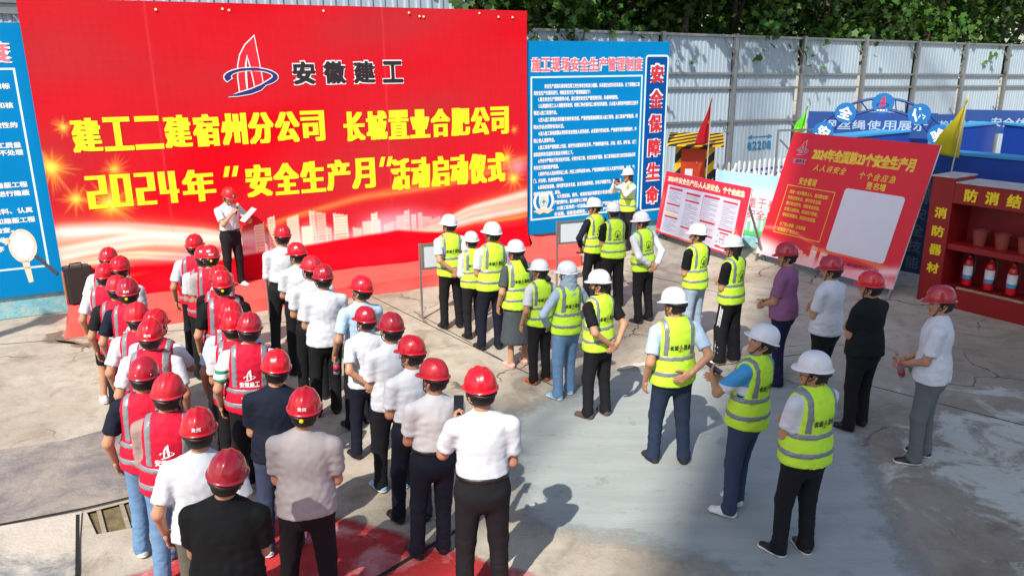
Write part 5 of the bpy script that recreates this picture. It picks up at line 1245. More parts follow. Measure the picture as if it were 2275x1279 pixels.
# ---------------------------------------------------------------- fire cabinet with its buckets and extinguishers
CA = 147.2
def cabinet():
    root = tilted('fire_cabinet', 'dark red open fire equipment cabinet with yellow characters', 'cabinet', (6.84, 12.61), CA, 0); MR = mat('fire_red_paint', lin(138, 12, 18), .5, .1, 2.5, .05, 30); W_ = 3.4; D = .62
    m = MB(); m.box((0, 0, 0), (.36, D, 2.08)); m.build('side_column', MR, root); m = MB(); m.box((W_ - .36, 0, 0), (W_, D, 2.08)); m.build('side_column', MR, root)
    m = MB(); m.box((.363, .004, 1.69), (W_ - .363, D, 2.01)); m.build('top_beam', MR, root); m = MB(); m.box((.363, .004, .0), (W_ - .363, D, .32)); m.build('base', MR, root); m = MB(); m.box((.363, .03, .94), (W_ - .363, D, 1.03)); m.build('shelf', MR, root)
    m = MB(); m.box((.363, D - .03, .325), (W_ - .363, D - .004, 1.685)); m.build('back_panel', MR, root)
    m = MB(); m.box((-.02, -.03, 2.082), (.37, D + .02, 2.10)); m.box((.38, -.02, 2.012), (W_ - .38, D + .02, 2.03)); m.build('cap', mat('weathered_cap', lin(176, 168, 166), .7, .2, 6), root)
    m = MB(); chars(m, '消防器材', (.10, .44, .30, 1.66), -.004, .04, True, gap=.42); chars(m, '防消结合预防为主', (.47, 1.74, 3.0, 1.94), .0005, .04, gap=.36); m.build('lettering', mat('fire_yellow', lin(236, 208, 20), .5, .05), root)
    m = MB(); m.box((.6, .03, .321), (1.62, .09, .345)); m.build('sill_strip', mat('worn_wood', lin(160, 140, 116), .8, .2, 10), root)
    def place(name, label, cat, x, z, grp, builder):
        o = thing(name, label, cat, root.matrix_world @ Vector((0, 0, 0)), (0, 0, R(90 - CA)), grp); c = Matrix.Rotation(R(90 - CA), 4, 'Z') @ Vector((x, .30, z)); o.location = Vector((6.84, 12.61, 0)) + c; builder(o)
    def bucket(o):
        m = MB(); m.lathe([(.001, .0), (.085, 0), (.115, .22), (.122, .225), (.122, .24), (.108, .24), (.08, .02), (.001, .02)], seg=24); m.build('pail', mat('faded_red_pail', lin(142, 64, 54), .6, .15, 6), o, smooth=False)
        m = MB(); m.lathe([(.001, .13), (.10, .13), (.001, .15)], seg=20); m.build('sand_fill', mat('grey_sand', lin(150, 140, 124), .9, .3, 40), o)
    def exting(o):
        m = MB(); m.lathe([(.001, 0), (.07, .0), (.075, .02), (.075, .36), (.06, .42), (.028, .46), (.026, .49), (.001, .49)], seg=24); m.build('cylinder_body', mat('extinguisher_red', lin(200, 20, 26), .3, .05, coat=.4), o, smooth=False)
        m = MB(); m.box((-.012, -.05, .50), (.012, .05, .53)); m.box((-.02, -.02, .485), (.02, .02, .51)); m.tube([(0, -.03, .53), (0, .06, .56)], .008); m.build('handle', M_BLACK, o)
        m = MB(); m.tube([(.02, 0, .50), (.10, -.01, .48), (.105, -.02, .25), (.09, -.03, .12)], .012); m.build('hose', M_BLACK, o, smooth=True)
        V, F = [], []
        for k in range(9):
            a = R(-170 + 160 * k / 8); V += [(.0765 * math.cos(a), .0765 * math.sin(a), .12), (.0765 * math.cos(a), .0765 * math.sin(a), .18), (.0765 * math.cos(a), .0765 * math.sin(a), .33)]
        for k in range(8): F += [[3 * k, 3 * k + 3, 3 * k + 4, 3 * k + 1], [3 * k + 1, 3 * k + 4, 3 * k + 5, 3 * k + 2]]
        link('paper_label', mesh_np('paper_label', np.array(V), F, [mat('label_blue', lin(70, 150, 200), .5), mat('label_white', lin(226, 230, 232), .5)], True, None, [0, 1] * 8), o)
    N = ('leftmost', 'second from the left', 'third from the left', 'rightmost')
    for i in range(4): place('sand_bucket', 'faded red fire bucket, %s on the cabinet shelf' % N[i], 'bucket', .72 + .34 * i, 1.032, 'fire buckets on the shelf', bucket)
    for i in range(4): place('fire_extinguisher', 'red fire extinguisher with blue and white label, %s in the cabinet' % N[i], 'fire extinguisher', .62 + .34 * i, .347 if i < 3 else .347, 'fire extinguishers in the cabinet', exting)
    root2 = tilted('side_banner', 'dark blue upright sign with grey characters beside the fire cabinet', 'sign', (7.22, 14.15), 140, 2); m = MB(); m.box((0, 0, .1), (.5, .03, 2.0)); m.build('board_panel', mat('dark_blue_sign', lin(30, 56, 96), .6, .15), root2)
    m = MB(); chars(m, '提高安全技能', (.14, .15, .38, 1.95), -.004, .02, True, gap=.25); m.build('lettering', mat('grey_lettering', lin(96, 112, 128), .6), root2)
cabinet()
# ---------------------------------------------------------------- blue training booths, their signs and the arch
M_BOOTH = mat('booth_blue_paint', lin(26, 66, 152), .45, .10, 1.2, .05, 20); M_BOOTHTOP = mat('booth_top_blue', lin(60, 150, 205), .5, .15, 2)
def wallseg(name, label, A, B, h, th=.28):
    A, B = Vector((*A, 0)), Vector((*B, 0)); d = B - A; L = d.length; root = thing(name, label, 'booth', A, (0, 0, math.atan2(d.y, d.x)), 'blue training booth walls'); m = MB(); m.box((0, 0, 0), (L, th, h)); m.build('panel', M_BOOTH, root); m = MB(); m.box((-.02, -.03, h + .002), (L + .02, th + .05, h + .05)); m.build('coping', M_BOOTHTOP, root); return root
wallseg('training_booth', 'long blue booth wall running back under the arch', (7.5, 18.2), (13.6, 22.2), 2.15, .5)
wallseg('training_booth', 'blue booth wall closing the right end of the yard', (13.7, 22.0), (14.2, 17.0), 2.15)
r_ = wallseg('training_booth', 'blue booth wall just behind the red fire cabinet', (8.15, 15.25), (10.9, 11.4), 2.15, .4)
m = MB(); m.tube([(9.6, 16.9, 1.75), (11.2, 16.4, 1.8)], .02); tag(m.build('handrail', M_STEEL), 'short grey steel handrail bar against the blue booth wall', 'handrail')
m = MB(); m.bar((9.6, 16.9, 0), (9.6, 16.9, 1.75), .03); m.bar((11.2, 16.4, 0), (11.2, 16.4, 1.8), .03); o = m.build('post', M_STEEL); o.parent = bpy.data.objects['handrail']
def boothsign(label, x, y, w, h, z, rot, txt, c0=.12):
    root = thing('booth_sign', label, 'sign', (x, y, z), (0, 0, R(rot)), 'signs over the blue booths'); m = MB(); m.box((-w / 2, 0, 0), (w / 2, .08, h)); m.build('board_panel', mat('booth_sign_blue', lin(24, 64, 128), .5, .08), root)
    m = MB(); chars(m, txt, (-w / 2 + w * c0, h * .30, w / 2 - w * .06, h * .68), -.004, .02); m.build('lettering', mat('pale_blue_lettering', lin(150, 172, 196), .6), root)
    m = MB(); [m.box((s * (w / 2 - .1) - .04, .02, -z), (s * (w / 2 - .1) + .04, .07, -.002)) for s in (-1, 1)]; m.build('post', M_STEEL, root)
boothsign('blue sign with eight pale characters behind the arch', 9.15, 20.2, 3.0, .62, 2.0, -24, '钢丝绳使用展示')
boothsign('long blue sign with pale characters behind the yellow flag', 13.25, 24.0, 2.2, .55, 1.75, -26, '安全防护用品展示', .05)
boothsign('blue sign with one big character at the right edge', 15.2, 24.2, 2.6, .7, 1.7, -28, '安全体验区', .3)
def arch():
    cx, cy = 7.92, 17.0; root = thing('entrance_arch', 'blue steel truss arch carrying five round character discs', 'arch', (cx, cy, 0), (0, 0, R(-25))); MB_ = mat('arch_blue_paint', lin(18, 58, 128), .45, .08); Z0 = 1.72; R1, R2 = 1.42, 1.18
    for rr_, yv in ((R1, -.09), (R1, .09), (R2, -.09), (R2, .09)):
        m = MB(); m.tube([(-rr_, yv, 0)] + [(-rr_ * math.cos(R(a)), yv, Z0 + rr_ * .98 * math.sin(R(a))) for a in range(0, 181, 6)] + [(rr_, yv, 0)], .024, 8); m.build('arch_tube', MB_, root, smooth=True)
    m = MB()
    for a in range(0, 181, 9):
        q = a + 4.5; c1 = lambda r, t, yv: (-r * math.cos(R(t)), yv, Z0 + r * .98 * math.sin(R(t)))
        for yv in (-.09, .09): m.tube([c1(R1, a, yv), c1(R2, min(q, 180), yv)], .012, 6)
        m.tube([c1(R1, a, -.09), c1(R1, a, .09)], .012, 6)
    m.build('lattice', MB_, root)
    for i, (a, ch) in enumerate(((31, '安'), (57, '全'), (90, None), (123, '体'), (149, '验'))):
        p = Vector((-1.31 * math.cos(R(a)), -.13, Z0 + 1.29 * math.sin(R(a)))); r = .215
        m = MB(); m.lathe([(.001, 0), (r, 0), (r, .03), (.001, .03)], c=(0, 0, 0), seg=32, M=Matrix.Translation(p + Vector((0, .0, 0))) @ Matrix.Rotation(R(-90), 4, 'X')); d = m.build('disc', mat('disc_blue', lin(14, 104, 172), .5, .05), root)
        m = MB()
        if ch:
            t = R((90 - a) * .5); V, F = glyphs(ch, .03); V = (V - (V.min(0) + V.max(0)) / 2) * .27; V = V @ np.array([[math.cos(t), -math.sin(t)], [math.sin(t), math.cos(t)]]); m.add(np.c_[V[:, 0] + p.x, np.full(len(V), p.y - .004), V[:, 1] + p.z], F); m.build('lettering', M_WHITETXT, d)
        else:
            sail, sw = emblem(p.x, p.z + .02, .25); m.poly([sail], p.y - .004); m.build('emblem_tower', M_REDTXT, d); m = MB(); m.poly([sw], p.y - .006); m.build('emblem_ring', M_NAVYTXT, d); m = MB(); chars(m, '安徽建工', (p.x - .11, p.z - .165, p.x + .11, p.z - .12), p.y - .004, .02); m.build('lettering', M_WHITETXT, d)
arch()
# ---------------------------------------------------------------- display stands, loudspeaker
def stand(x, y, rot, label, w=.62):
    root = thing('display_stand', label, 'stand', (x, y, 0), (0, 0, R(rot)), 'metal display stands before the crowd')
    for sx in (0, w):
        m = MB(); m.box((sx - .016, -.016, .015), (sx + .016, .016, 1.22)); m.build('post', M_ALU, root); m = MB(); m.box((sx - .02, -.22, 0), (sx + .02, .22, .018)); m.build('foot', M_ALU, root)
    m = MB(); frame2d(m, .018, .80, w - .018, 1.21, .035, -.022); [m.box(*b) for b in (((.018, -.021, .80), (w - .018, .012, .82)), ((.018, -.021, 1.19), (w - .018, .012, 1.21)))]; m.build('frame', M_STEEL, root)
    m = MB(); m.box((.03, -.012, .825), (w - .03, .006, 1.185)); m.build('panel', mat('blank_display', lin(206, 212, 220), .35, .03), root)
stand(-3.40, 10.42, 40, 'narrow metal display stand beside the line of white shirts'); stand(-1.42, 11.72, 22, 'metal display stand with blank panel before the first white hard hat'); stand(.80, 13.42, 20, 'metal display stand with blank panel near end of red stage')
def speaker_():
    root = thing('portable_speaker', 'black portable loudspeaker with wooden sides on left of stage', 'loudspeaker', (-7.0, 12.12, .205), (0, 0, R(36)))
    m = MB(); m.box((-.185, -.10, 0), (.19, .13, .60), bev=.02); m.build('cabinet', M_BLACK, root); m = MB(); m.box((-.205, -.06, .08), (-.1855, .10, .52), bev=.004); m.build('wooden_side', mat('speaker_wood', lin(176, 110, 54), .5, .15, 6), root); m = MB(); m.box((-.165, -.155, .01), (.205, -.105, .615), bev=.02); m.build('grille', mat('speaker_grille', (.015, .014, .014), .6, .3, 60, .6, 200), root)
    m = MB(); m.tube([(-.09, 0, .59), (-.08, 0, .64), (.08, 0, .64), (.09, 0, .59)], .014); m.build('handle', M_BLACK, root, smooth=True)
speaker_()
# tall lamp post out of view whose shadow falls on the left of the yard
root = thing('lamp_post', 'slim steel yard lamp post whose shadow crosses the left paving', 'lamp post', (-10.15, 5.55, 0)); m = MB(); m.tube([(0, 0, 0), (0, 0, 7.3)], [.14, .12], 12); m.build('pole', M_STEEL, root); m = MB(); m.box((-.2, -.25, 7.3), (.2, .25, 7.42)); m.build('lamp_head', M_BLACK, root)
# the building behind the viewer that shades the right of the yard
def building():
    a = R(SUN_AZ); d = Vector((math.sin(a), math.cos(a), 0)); n = Vector((d.y, -d.x, 0)); E = Vector((1.17, 5.65, 0)) - d * 46
    ex, ey = 24.0, 12.0; H = 64.0; root = thing('building', 'plain concrete apartment block standing behind the yard', 'building', E, (0, 0, -a)); MC = mat('block_render', lin(176, 170, 160), .8, .1, .5)
    m = MB(); m.box((0, -ey, 0), (ex, 0, H)); m.build('wall', MC, root); MG = mat('window_glass', (.05, .06, .07), .15, .05)
    for fl in range(20):
        m = MB(); [m.box((1.2 + 3.1 * k, .0005, 1 + fl * 3.05), (2.9 + 3.1 * k, .03, 2.6 + fl * 3.05)) for k in range(6)]; m.build('window_row', MG, root)
building()
# the site's tower crane, far behind the viewer: its mast lays the soft grey band over the yard and the fence
def crane():
    a = R(SUN_AZ); d = Vector((math.sin(a), math.cos(a), 0)); B = Vector((.36, 8.7, 0)) - d * 44; root = thing('tower_crane', 'yellow lattice tower crane standing far behind the yard', 'crane', B, (0, 0, -a)); MY = mat('crane_yellow', lin(214, 160, 30), .5, .08); H = 78; w = .40
    m = MB()
    for x in (-w, w):
        for y in (-w, w): m.bar((x, y, 0), (x, y, H), .13)
    for k in range(39):
        z = 2 * k
        for s_ in (-w, w):
            m.bar((-w, s_, z), (w, s_, z + 2), .09); m.bar((s_, -w, z + 2), (s_, w, z), .08); m.bar((-w, s_, z), (w, s_, z), .08)
    m.build('mast', MY, root); m = MB()
    for y in (-.5, .5): m.bar((-12, y, H), (40, y, H), .14)
    m.bar((-6, 0, H + 1.1), (38, 0, H + 1.1), .14)
    for k in range(26): m.bar((-11 + 2 * k, -.5, H), (-10 + 2 * k, 0, H + 1.1), .08); m.bar((-10 + 2 * k, 0, H + 1.1), (-9 + 2 * k, .5, H), .08)
    m.build('jib', MY, root); m = MB(); m.box((-12, -.8, H - 1.6), (-9.5, .8, H)); m.build('counterweight', mat('block_render', lin(176, 170, 160), .8, .1, .5), root); m = MB(); m.box((.7, -.7, H - 2.4), (2.2, .7, H - .4), bev=.05); m.build('cab', M_WHITE, root)
crane()
# ---------------------------------------------------------------- trees beyond the fence
def leaf_shape():
    P = []
    for k in range(10):
        a = R(90 + 36 * k); r = (1.0 if k % 4 == 0 else .86) if k % 2 == 0 else .60
        P.append((r * math.cos(a) * .55, r * math.sin(a) * .55))
    return np.array(P)
def tree_mesh(seed, n=6800, ch=9.0, cr=3.2, base=2.6):
    g = np.random.default_rng(seed); L = leaf_shape(); k = len(L)
    nc = 105; th = g.uniform(0, 2 * np.pi, nc); u = g.uniform(-1, 1, nc); rad = g.uniform(.45, 1.0, nc) ** .6
    C = np.c_[np.sqrt(1 - u * u) * np.cos(th) * cr * rad, np.sqrt(1 - u * u) * np.sin(th) * cr * rad, base + ch * .5 + u * ch * .5 * rad]; cb = g.uniform(.45, 1.35, nc)
    ci = g.integers(0, nc, n); P = C[ci] + g.normal(0, .36, (n, 3)) * np.array([1, 1, .75])
    out = P - np.array([0, 0, base + ch * .45]); out /= np.linalg.norm(out, axis=1)[:, None]; N = out * .6 + g.normal(0, .5, (n, 3)) + np.array([0, 0, .55]); N /= np.linalg.norm(N, axis=1)[:, None]
    A = np.cross(N, g.normal(0, 1, (n, 3))); A /= np.linalg.norm(A, axis=1)[:, None]; B = np.cross(N, A); s = g.uniform(.15, .29, n)
    V = P[:, None, :] + s[:, None, None] * (L[None, :, 0, None] * A[:, None, :] + L[None, :, 1, None] * B[:, None, :] - .25 * (L ** 2).sum(1)[None, :, None] * N[:, None, :] * 1.2)
    V = V.reshape(-1, 3); F = np.arange(n * k).reshape(n, k)
    c = np.array(lin(64, 102, 36))[None] * (cb[ci] * g.uniform(.6, 1.5, n))[:, None]; c[:, 0] *= g.uniform(.7, 1.5, n); return V, F, np.repeat(c, k, 0)
M_LEAF = mat('plane_leaf', (1, 1, 1), .5, .1, 3, attr='tint', spec=.4, transl=.32); M_BARK = mat('grey_bark', lin(84, 76, 64), .9, .3, 6, .6, 20)
TL = ['broad leafy plane tree behind the blue rules board', 'dense plane tree above the middle of the white fence', 'bright leaved plane tree behind the entrance arch', 'plane tree with pale leaf clusters near the right end of fence', 'leafy plane tree at the far right beyond the fence', 'plane tree beyond the right edge of the view']
def trees():
    protos = [tree_mesh(s) for s in (1, 2, 3)]
    spots = [(11.6, -2.2, 1.0), (16.4, -2.8, 1.05), (21.2, -2.4, 1.0), (26.5, -3.0, 1.1), (32.0, -2.6, 1.1), (38.5, -3.4, 1.2), (13.8, -7.2, 1.25), (19.5, -7.6, 1.3), (25.5, -7.8, 1.3), (32.5, -8.2, 1.35), (40.5, -8.6, 1.4), (8.6, -8.0, 1.2)]; more = [(11, -12, 1.5), (17, -12.5, 1.5), (23, -12, 1.5), (29, -12.5, 1.5), (36, -12, 1.5), (44, -12, 1.5), (47, -6, 1.3)]
    mesh = {}; protos.append(tree_mesh(9, 3600, 6.5, 4.4, 5.6)); spots += [(12.6, -1.2, 1.0), (18.2, -1.2, 1.0)] + more
    for i, (u, off, s) in enumerate(spots):
        lab = TL[i] if i < 6 else ('high crowned plane tree whose limbs reach over the fence top' if i in (12, 13) else 'tall dark plane tree in the second row of the wood beyond the fence'); root = thing('plane_tree', lab, 'tree', FW(u, off), (0, 0, rnd.uniform(0, 6.3)), 'plane trees beyond the fence' if i < 6 else 'high trees reaching over the fence' if i in (12, 13) else 'second row of trees beyond the fence'); root.scale = (s, s, s)
        k = 3 if i in (12, 13) else i % 3
        if k not in mesh: V, F, c = protos[k]; mesh[k] = mesh_np('crown', V, F, [M_LEAF], True, c)
        link('crown', mesh[k], root)
        def tk():
            m = MB(); m.tube([(0, 0, 0), (.05, .02, 2.2), (.0, .08, 4.6), (.1, 0, 7.5)], [.24, .19, .14, .05], 10)
            for a in range(0, 360, 50): q = R(a + 17 * k); z = (2.4 if k < 3 else 5.6) + (a % 110) / 40; m.tube([(0, .03, z), (math.cos(q) * 1.1, math.sin(q) * 1.1, z + 1.3), (math.cos(q) * 2.3, math.sin(q) * 2.3, z + 2.1)], [.09, .06, .02], 7)
            return m.mesh('trunk', M_BARK, True)
        link('trunk', cached(('trunk', k), tk), root)
trees()
# ================================================================ the people
GV, GW, GY, GR = 'people in red vests', 'people in white shirts', 'people in yellow vests', 'people without vests at the right'
V = dict(vest='red', hat='red', group=GV)
def PL(key, x, y, H, az, label, **k):
    z0 = k.pop('z0', 0.0); person(key, x, y, z0, H, az, label, h=(.0125 if y < 7.2 else .0145 if y < 10.5 else .016), **k)
# --- left block, red vests (from the stage backwards)
PL('a', -5.06, 9.29, 1.76, -12, 'rearmost red vest by the black loudspeaker, white t-shirt, face turned aside', pose='side', tilt=4, head=-8, top='white', collar=False, **V)
PL('b', -4.79, 8.67, 1.72, -14, 'red vest, black shorts and white sneakers, half hidden behind another hat', pose='side', tilt=4, top='white', collar=False, legs='blackshorts', legkind='shorts', shoe='sneaker', shoecol='white', **V)
PL('c', -4.65, 8.75, 1.78, -10, 'red vest over white sleeves standing right of the shorts wearer', pose='front', tilt=4, head=6, top='white', **V)
PL('d', -4.36, 8.05, 1.74, -12, 'red vest over dark sleeves just behind the hat with yellow knob', pose='side', tilt=4, top='darkgreen', collar=False, **V)
PL('e', -4.10, 7.79, 1.78, -12, 'red vest over dark navy tee, hat with white print and yellow knob, loudspeaker side', pose='side', tilt=4, head=-2, top='navy', collar=False, dot=True, hatprint='贵宾', legs='blackshorts', legkind='shorts', shoe='sneaker', shoecol='bluewhite', **V)
PL('f', -3.63, 6.98, 1.76, -12, 'red vest over white tee with blue mask strap at the neck', mask='blue', pose='side', tilt=4, top='white', collar=False, shoe='sneaker', shoecol='white', **V)
PL('g', -3.40, 6.83, 1.74, -6, 'red vest, partly hidden, holding papers in front at the left column', pose='phone', tilt=4, head=10, top='white', legs='black', **V)
PL('h', -3.27, 6.43, 1.78, -12, 'red vest over white tee with printed red hat, middle of left column', pose='side', tilt=4, top='white', collar=False, hatprint='贵宾', shoe='sneaker', shoecol='white', fat=.06, **V)
PL('i', -2.94, 5.55, 1.76, -12, 'red vest, smooth riveted red hat, navy tee and pale blue jeans', pose='side', tilt=4, top='navy', collar=True, legs='washed', hatkind='plain', shoe='sneaker', shoecol='white', **V)
PL('j', -2.59, 5.16, 1.78, -14, 'red vest over plaid shirt, blue jeans and grey shoes', pose='front', tilt=4, head=8, top='plaid', sleeve='long', legs='washed', shoe='sneaker', shoecol='dark', sole='dark', fat=.04, **V)
PL('k', -2.10, 4.56, 1.78, -14, 'white shirt without a vest, printed red hat, behind plaid collar', pose='side', tilt=3, top='white', legs='khaki', hatprint='贵宾', fat=.08, hat='red', group=GV)
PL('l', -1.78, 4.02, 1.77, -8, 'black t-shirt and dark red hat at the bottom edge, arms folded', pose='crossed', tilt=4, rolltilt=5, top='black', collar=False, legs='khaki', hat='darkred', fat=.14, group=GV)
# --- second column
PL('m', -4.22, 9.86, 1.80, -18, 'red vest over white shirt nearest the speaker, open hand hanging down', pose='side', tilt=4, head=14, top='white', legs='black', **V)
PL('n1', -3.92, 9.35, 1.76, -16, 'red vest half hidden behind hat with yellow knob, white sleeves', pose='front', tilt=4, head=-10, top='white', **V)
PL('n2', -3.80, 9.28, 1.78, -20, 'red vest, printed hat with yellow knob, second from the stage', pose='front', tilt=4, top='grey', dot=True, hatprint='贵宾', **V)
PL('o1', -3.36, 8.36, 1.76, -16, 'red vest over black tee, hat overlapped by the one with yellow knob', pose='front', tilt=4, head=-8, top='black', collar=False, **V)
PL('o2', -3.18, 7.98, 1.80, -20, 'red vest over black tee, plain back hat with yellow knob, broad shoulders', pose='side', tilt=4, top='black', collar=False, dot=True, fat=.08, **V)
PL('p1', -2.75, 6.99, 1.76, -18, 'red vest over pale blue shirt in the second column', pose='side', tilt=4, top='lightblue', legs='black', **V)
PL('p2', -2.65, 6.75, 1.74, -12, 'red vest over white polo between pale blue shirt and green stripes', pose='front', tilt=4, top='white', **V)
PL('p3', -2.46, 6.57, 1.78, -16, 'red vest over green and white striped tee, dark red hat', pose='side', tilt=4, hat='darkred', vest='red', group=GV, top='greenwhite', collar=False, fat=.08)
PL('q', -1.92, 5.62, 1.78, -10, 'dark navy tee and blue jeans with keys, red hat, arms folded', pose='crossed', tilt=3, head=-4, top='navy', collar=True, legs='slate', shoe='sneaker', shoecol='white', hat='red', fat=.05, group=GV)
PL('r', -1.50, 4.84, 1.80, -4, 'light grey t-shirt and black trousers, printed hat with yellow knob', pose='crossed', tilt=3, head=0, top='grey', collar=False, legs='black', hat='red', hatprint='贵宾', dot=True, fat=.03, spread=.16, group=GV)
# --- white shirts
S = dict(hat='red', group=GW, tuck=True)
PL('s', -3.19, 10.23, 1.84, -22, 'white shirt beside the narrow display stand, first of the white shirts', pose='front', tilt=4, head=-8, top='white', sleeve='long', **S)
PL('t', -2.75, 9.49, 1.76, -28, 'white shirt with face turned left, second of the white shirts', pose='front', tilt=3, head=-32, top='white', fat=.06, **S)
PL('u', -2.40, 8.69, 1.78, -28, 'white short sleeved shirt, elbow showing, third of the white shirts', pose='front', tilt=3, head=-12, top='white', **S)
PL('v', -2.15, 8.25, 1.79, -24, 'loose untucked white shirt, fourth of the white shirts, black headband', pose='front', tilt=3, head=-6, top='white', hat='red', group=GW)
PL('w', -1.72, 7.95, 1.74, -32, 'pale blue shirt holding a water bottle low at the side', pose='bottle', tilt=4, head=-34, top='lightblue', hat='red', group=GW, tuck=True)
PL('x', -1.51, 7.24, 1.62, -26, 'woman in white shirt with hands behind her back among men', pose='behind', tilt=3, head=-30, top='white', fem=1, hair='short', legs='navy', hat='red', group=GW)
PL('y', -1.15, 6.60, 1.76, -24, 'white t-shirt with pale blue sneakers and red hat', pose='front', tilt=2.5, head=-14, top='white', collar=False, hat='red', group=GW, shoe='sneaker', shoecol='bluewhite')
PL('z', -.90, 6.06, 1.73, -30, 'white shirt and glasses, arms folded, red hat turned left', pose='crossed', tilt=2.5, head=-28, top='white', legs='navy', glasses=True, **S)
PL('aa', -.69, 5.56, 1.72, -22, 'white shirt and dark trousers standing on edge of red paving', pose='front', tilt=3.5, head=-34, top='offwhite', legs='navy', **S)
PL('bb', -.24, 4.98, 1.88, -8, 'tall white shirt in front holding up a phone, bright red hat', pose='bigphone', tilt=1, head=-14, top='white', legs='black', spread=.13, fat=.03, **S)
# --- yellow vests, front row
Y = dict(vest='yellow', hat='white', group=GY)
PL('c1', -.92, 11.28, 1.77, -26, 'yellow vest beside the display stand, hands clasped behind, white shirt', pose='behind', head=-24, top='white', legs='black', **Y)
PL('c2', -.57, 10.86, 1.60, -24, 'short woman in yellow vest, second white hat from the stand', pose='front', head=-12, top='white', sleeve='long', fem=1, hair='short', **Y)
PL('c3', -.32, 10.35, 1.84, -28, 'yellow vest over white shirt, third white hat, forearm bent forward', pose='front', tilt=2, head=-28, top='white', legs='navy', **Y)
PL('c4', .07, 9.71, 1.73, -26, 'woman in yellow vest and long charcoal dress with ponytail', pose='side', head=-16, top='charcoal', collar=False, legs='charcoal', legkind='skirt', fem=1, hair='tail', shoe='flat', shoecol='pink', fat=.14, **Y)
PL('c5', .34, 9.15, 1.61, -30, 'woman in yellow vest, low hair bun and orange flat shoes', pose='side', head=-32, top='white', fem=1, hair='bun', shoe='flat', shoecol='orange', **Y)
PL('c6', .61, 8.70, 1.70, -30, 'woman in yellow vest with pale blue hood and blue jeans', pose='pocket', tilt=1.5, head=-26, top='paleblue', sleeve='long', collar=False, legs='washed', fem=1, hair='hood', shoe='sneaker', shoecol='bluewhite', **Y)
PL('c7', .95, 8.14, 1.74, -40, 'yellow vest over black tee, brown shoes, hands clasped behind', mask='black', pose='behind', head=-34, top='black', collar=False, shoecol='brown', **Y)
Y2 = dict(vest='ring', hat='white', group=GY)
PL('d1', 1.37, 12.69, 1.76, -40, 'yellow vest over dark hooded jumper by the far display stand', pose='pocket', head=-40, top='navy', sleeve='long', collar=False, glasses=True, **Y2)
PL('d2', 1.64, 12.28, 1.76, -20, 'yellow vest with ring emblem over black tee, middle of three', pose='front', head=-6, top='black', collar=False, legkind='wide', **Y2)
PL('d3', 2.04, 11.50, 1.76, -34, 'yellow vest with ring emblem over white long sleeves, hands behind', pose='behind', tilt=-3, head=-38, top='white', sleeve='long', shoe='sneaker', shoecol='dark', **Y2)
PL('d4', 2.46, 16.42, 1.76, -122, 'woman in yellow vest taking a photo with a phone before the blue board', pose='camera', head=0, top='white', sleeve='long', fem=1, hair='bob', hatprint=None, vest='yellow', hat='white', group=GY)
PL('e1', 2.55, 10.48, 1.77, -38, 'yellow vest with ring emblem, black tee and pale jeans, arms folded', pose='crossed', head=-36, top='black', collar=False, legs='paleblue', shoe='sneaker', shoecol='white', **Y2)
PL('e2', 2.86, 9.77, 1.76, -44, 'long haired person in yellow vest, black trousers with white side stripes', pose='crossed', head=-28, top='black', collar=False, hair='bob', stripes=True, glasses=True, shoe='sneaker', shoecol='white', legkind='wide', **Y2)
PL('e3', 1.56, 7.08, 1.84, -14, 'yellow vest over light blue shirt, dark jeans and running shoes', pose='rightback', head=-30, nod=-8, top='lightblue', legs='darkjeans', shoe='sneaker', shoecol='dark', spread=.14, fat=.04, **Y)
PL('e4', 1.96, 6.19, 1.79, -44, 'yellow vest over blue and white polo, looking up with phone in hands', pose='phone', tilt=4, head=-42, nod=16, top='bluewhite', legs='slate', shoe='sneaker', shoecol='white', fat=.08, **Y)
PL('e5', 2.27, 5.54, 1.78, -28, 'heavy yellow vest wearer in front, black trousers, arms folded', pose='crossed', tilt=1.5, head=-36, top='white', legs='black', shoe='sneaker', shoecol='black', fat=.15, belly=.02, glasses=True, **Y)
# --- right, no vests
N = dict(hat='red', group=GR)
PL('f1', 3.31, 9.07, 1.81, -52, 'mauve polo shirt and dark blue trousers before the signature board', pose='front', head=-24, top='purple', legs='darknavy', fat=.10, belly=.02, **N)
PL('f2', 3.62, 8.52, 1.78, -38, 'white t-shirt wearer with folded arms next to the mauve polo', pose='crossed', head=-28, top='white', collar=False, legs='black', fat=.19, **N)
PL('f3', 3.75, 7.81, 1.79, -28, 'all black t-shirt and trousers with red hat, arms folded', pose='crossed', head=-24, top='darkgreen', collar=False, legs='black', fat=.19, **N)
PL('f4', 4.08, 7.07, 1.84, -58, 'white t-shirt and grey cargo trousers standing apart by fire cabinet', pose='front', head=-20, top='white', collar=False, legs='grey', shoe='sneaker', shoecol='black', fat=.12, **N)
# --- the speaker on the stage
person('sp', -4.80, 13.01, .2, 1.74, 128, 'speaker on the stage reading from a sheet into a microphone', pose='speech', tilt=1, head=-4, nod=-18, top='white', tuck=True, legs='black', shoe='sneaker', shoecol='white', hat='red', hatprint='mark', h=.0145, group='speaker on the stage')

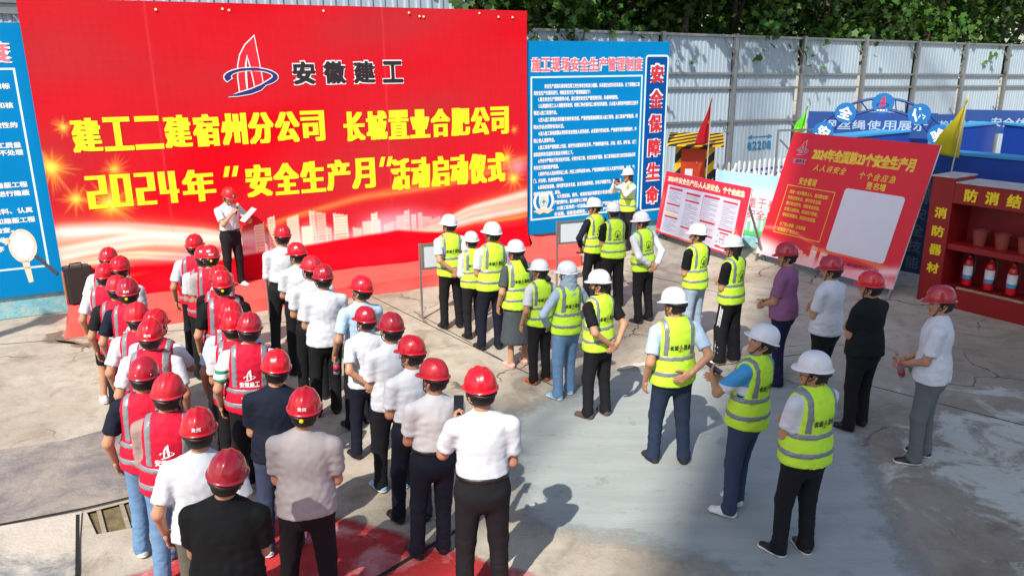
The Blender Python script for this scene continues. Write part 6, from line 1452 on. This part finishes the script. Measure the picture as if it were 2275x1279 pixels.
# ---------------------------------------------------------------- things held in hands
def held(name, label, cat, key, side, builder, rot=(0, 0, 0), off=(0, 0, 0), group=None):
    p, R3 = HANDPOS[(key, side)]; o = thing(name, label, cat, p + Vector(off), rot, group); builder(o); return o
M_CLEAR = mat('clear_bottle', lin(200, 220, 228), .08, .02, trans=.75, spec=.5); M_BLABEL = mat('bottle_label_red', lin(200, 40, 70), .4, .1, 20)
def bottle(o):
    m = MB(); m.lathe([(.001, -.11), (.03, -.11), (.033, -.10), (.033, .03), (.026, .06), (.013, .085), (.013, .10), (.001, .10)], seg=18); m.build('bottle_body', M_CLEAR, o, smooth=True)
    m = MB(); m.lathe([(.0335, -.07), (.034, -.07), (.034, .005), (.0335, .005)], seg=18); m.build('paper_label', M_BLABEL, o, smooth=True); m = MB(); m.lathe([(.001, .095), (.016, .095), (.016, .115), (.001, .115)], seg=14); m.build('cap', M_BLABEL, o)
GB = 'water bottles in hands'
held('water_bottle', 'water bottle with red label held low by pale blue shirt', 'bottle', 'w', -1, bottle, (.15, .1, 0), (0, -.0, -.05), GB)
held('water_bottle', 'water bottle with red label held by person in grey cargo trousers', 'bottle', 'f4', 1, bottle, (.5, -.5, 0), (0, 0, -.06), GB)
held('water_bottle', 'water bottle held in front by the white t-shirt with blue sneakers', 'bottle', 'y', 1, bottle, (.6, .9, 0), (0, 0, -.03), GB)
held('water_bottle', 'water bottle held before white shirt on the red paving edge', 'bottle', 'aa', 1, bottle, (.4, 1.0, 0), (.03, 0, -.03), GB)
def phone(o):
    m = MB(); m.box((-.038, -.005, -.075), (.038, .005, .075), bev=.003); m.build('phone_case', M_BLACK, o); m = MB(); m.box((-.034, -.0066, -.07), (.034, -.0052, .07)); m.build('screen', mat('phone_screen', (.02, .022, .03), .1, .1), o)
held('phone', 'dark phone held up by the tall white shirt', 'phone', 'bb', -1, phone, (-.4, .1, .2), (0, .03, .06), 'phones'); held('phone', 'dark phone held at the waist by the person looking up', 'phone', 'e4', -1, phone, (-1.1, 0, R(60)), (0, 0, .03), 'phones')
held('phone', 'phone held sideways by photographer before the blue board', 'phone', 'd4', -1, phone, (0, R(90), R(122 + 180)), (-.02, -.02, .03), 'phones')
def mic(o):
    m = MB(); m.tube([(0, 0, -.10), (0, 0, .07)], [.011, .014], 12); m.build('handle', M_BLACK, o); m = MB(); m.lathe([(.001, .06), (.016, .065), (.023, .085), (.021, .105), (.012, .12), (.001, .122)], seg=14); m.build('microphone_head', mat('mic_foam', lin(206, 196, 176), .8, .1, 60), o, smooth=True)
held('microphone', 'handheld microphone at the mouth of the speaker on stage', 'microphone', 'sp', 1, mic, (.25, .35, 0), (0, 0, .02))
def paper(o):
    m = MB(); n = 8; V = [(-.11 + .22 * i / n, .012 * math.sin(3 * i / n), s * .15) for i in range(n + 1) for s in (-1, 1)]; m.add(V, [[2 * i, 2 * i + 2, 2 * i + 3, 2 * i + 1] for i in range(n)]); q = m.build('sheet', mat('pale_pink_paper', lin(240, 214, 214), .7, .03, transl=.2), o); md = q.modifiers.new('thick', 'SOLIDIFY'); md.thickness = .003
held('paper_sheet', 'open paper sheet held by the speaker on the stage', 'paper', 'sp', -1, paper, (R(-48), 0, R(-52)), (.0, .02, .10))
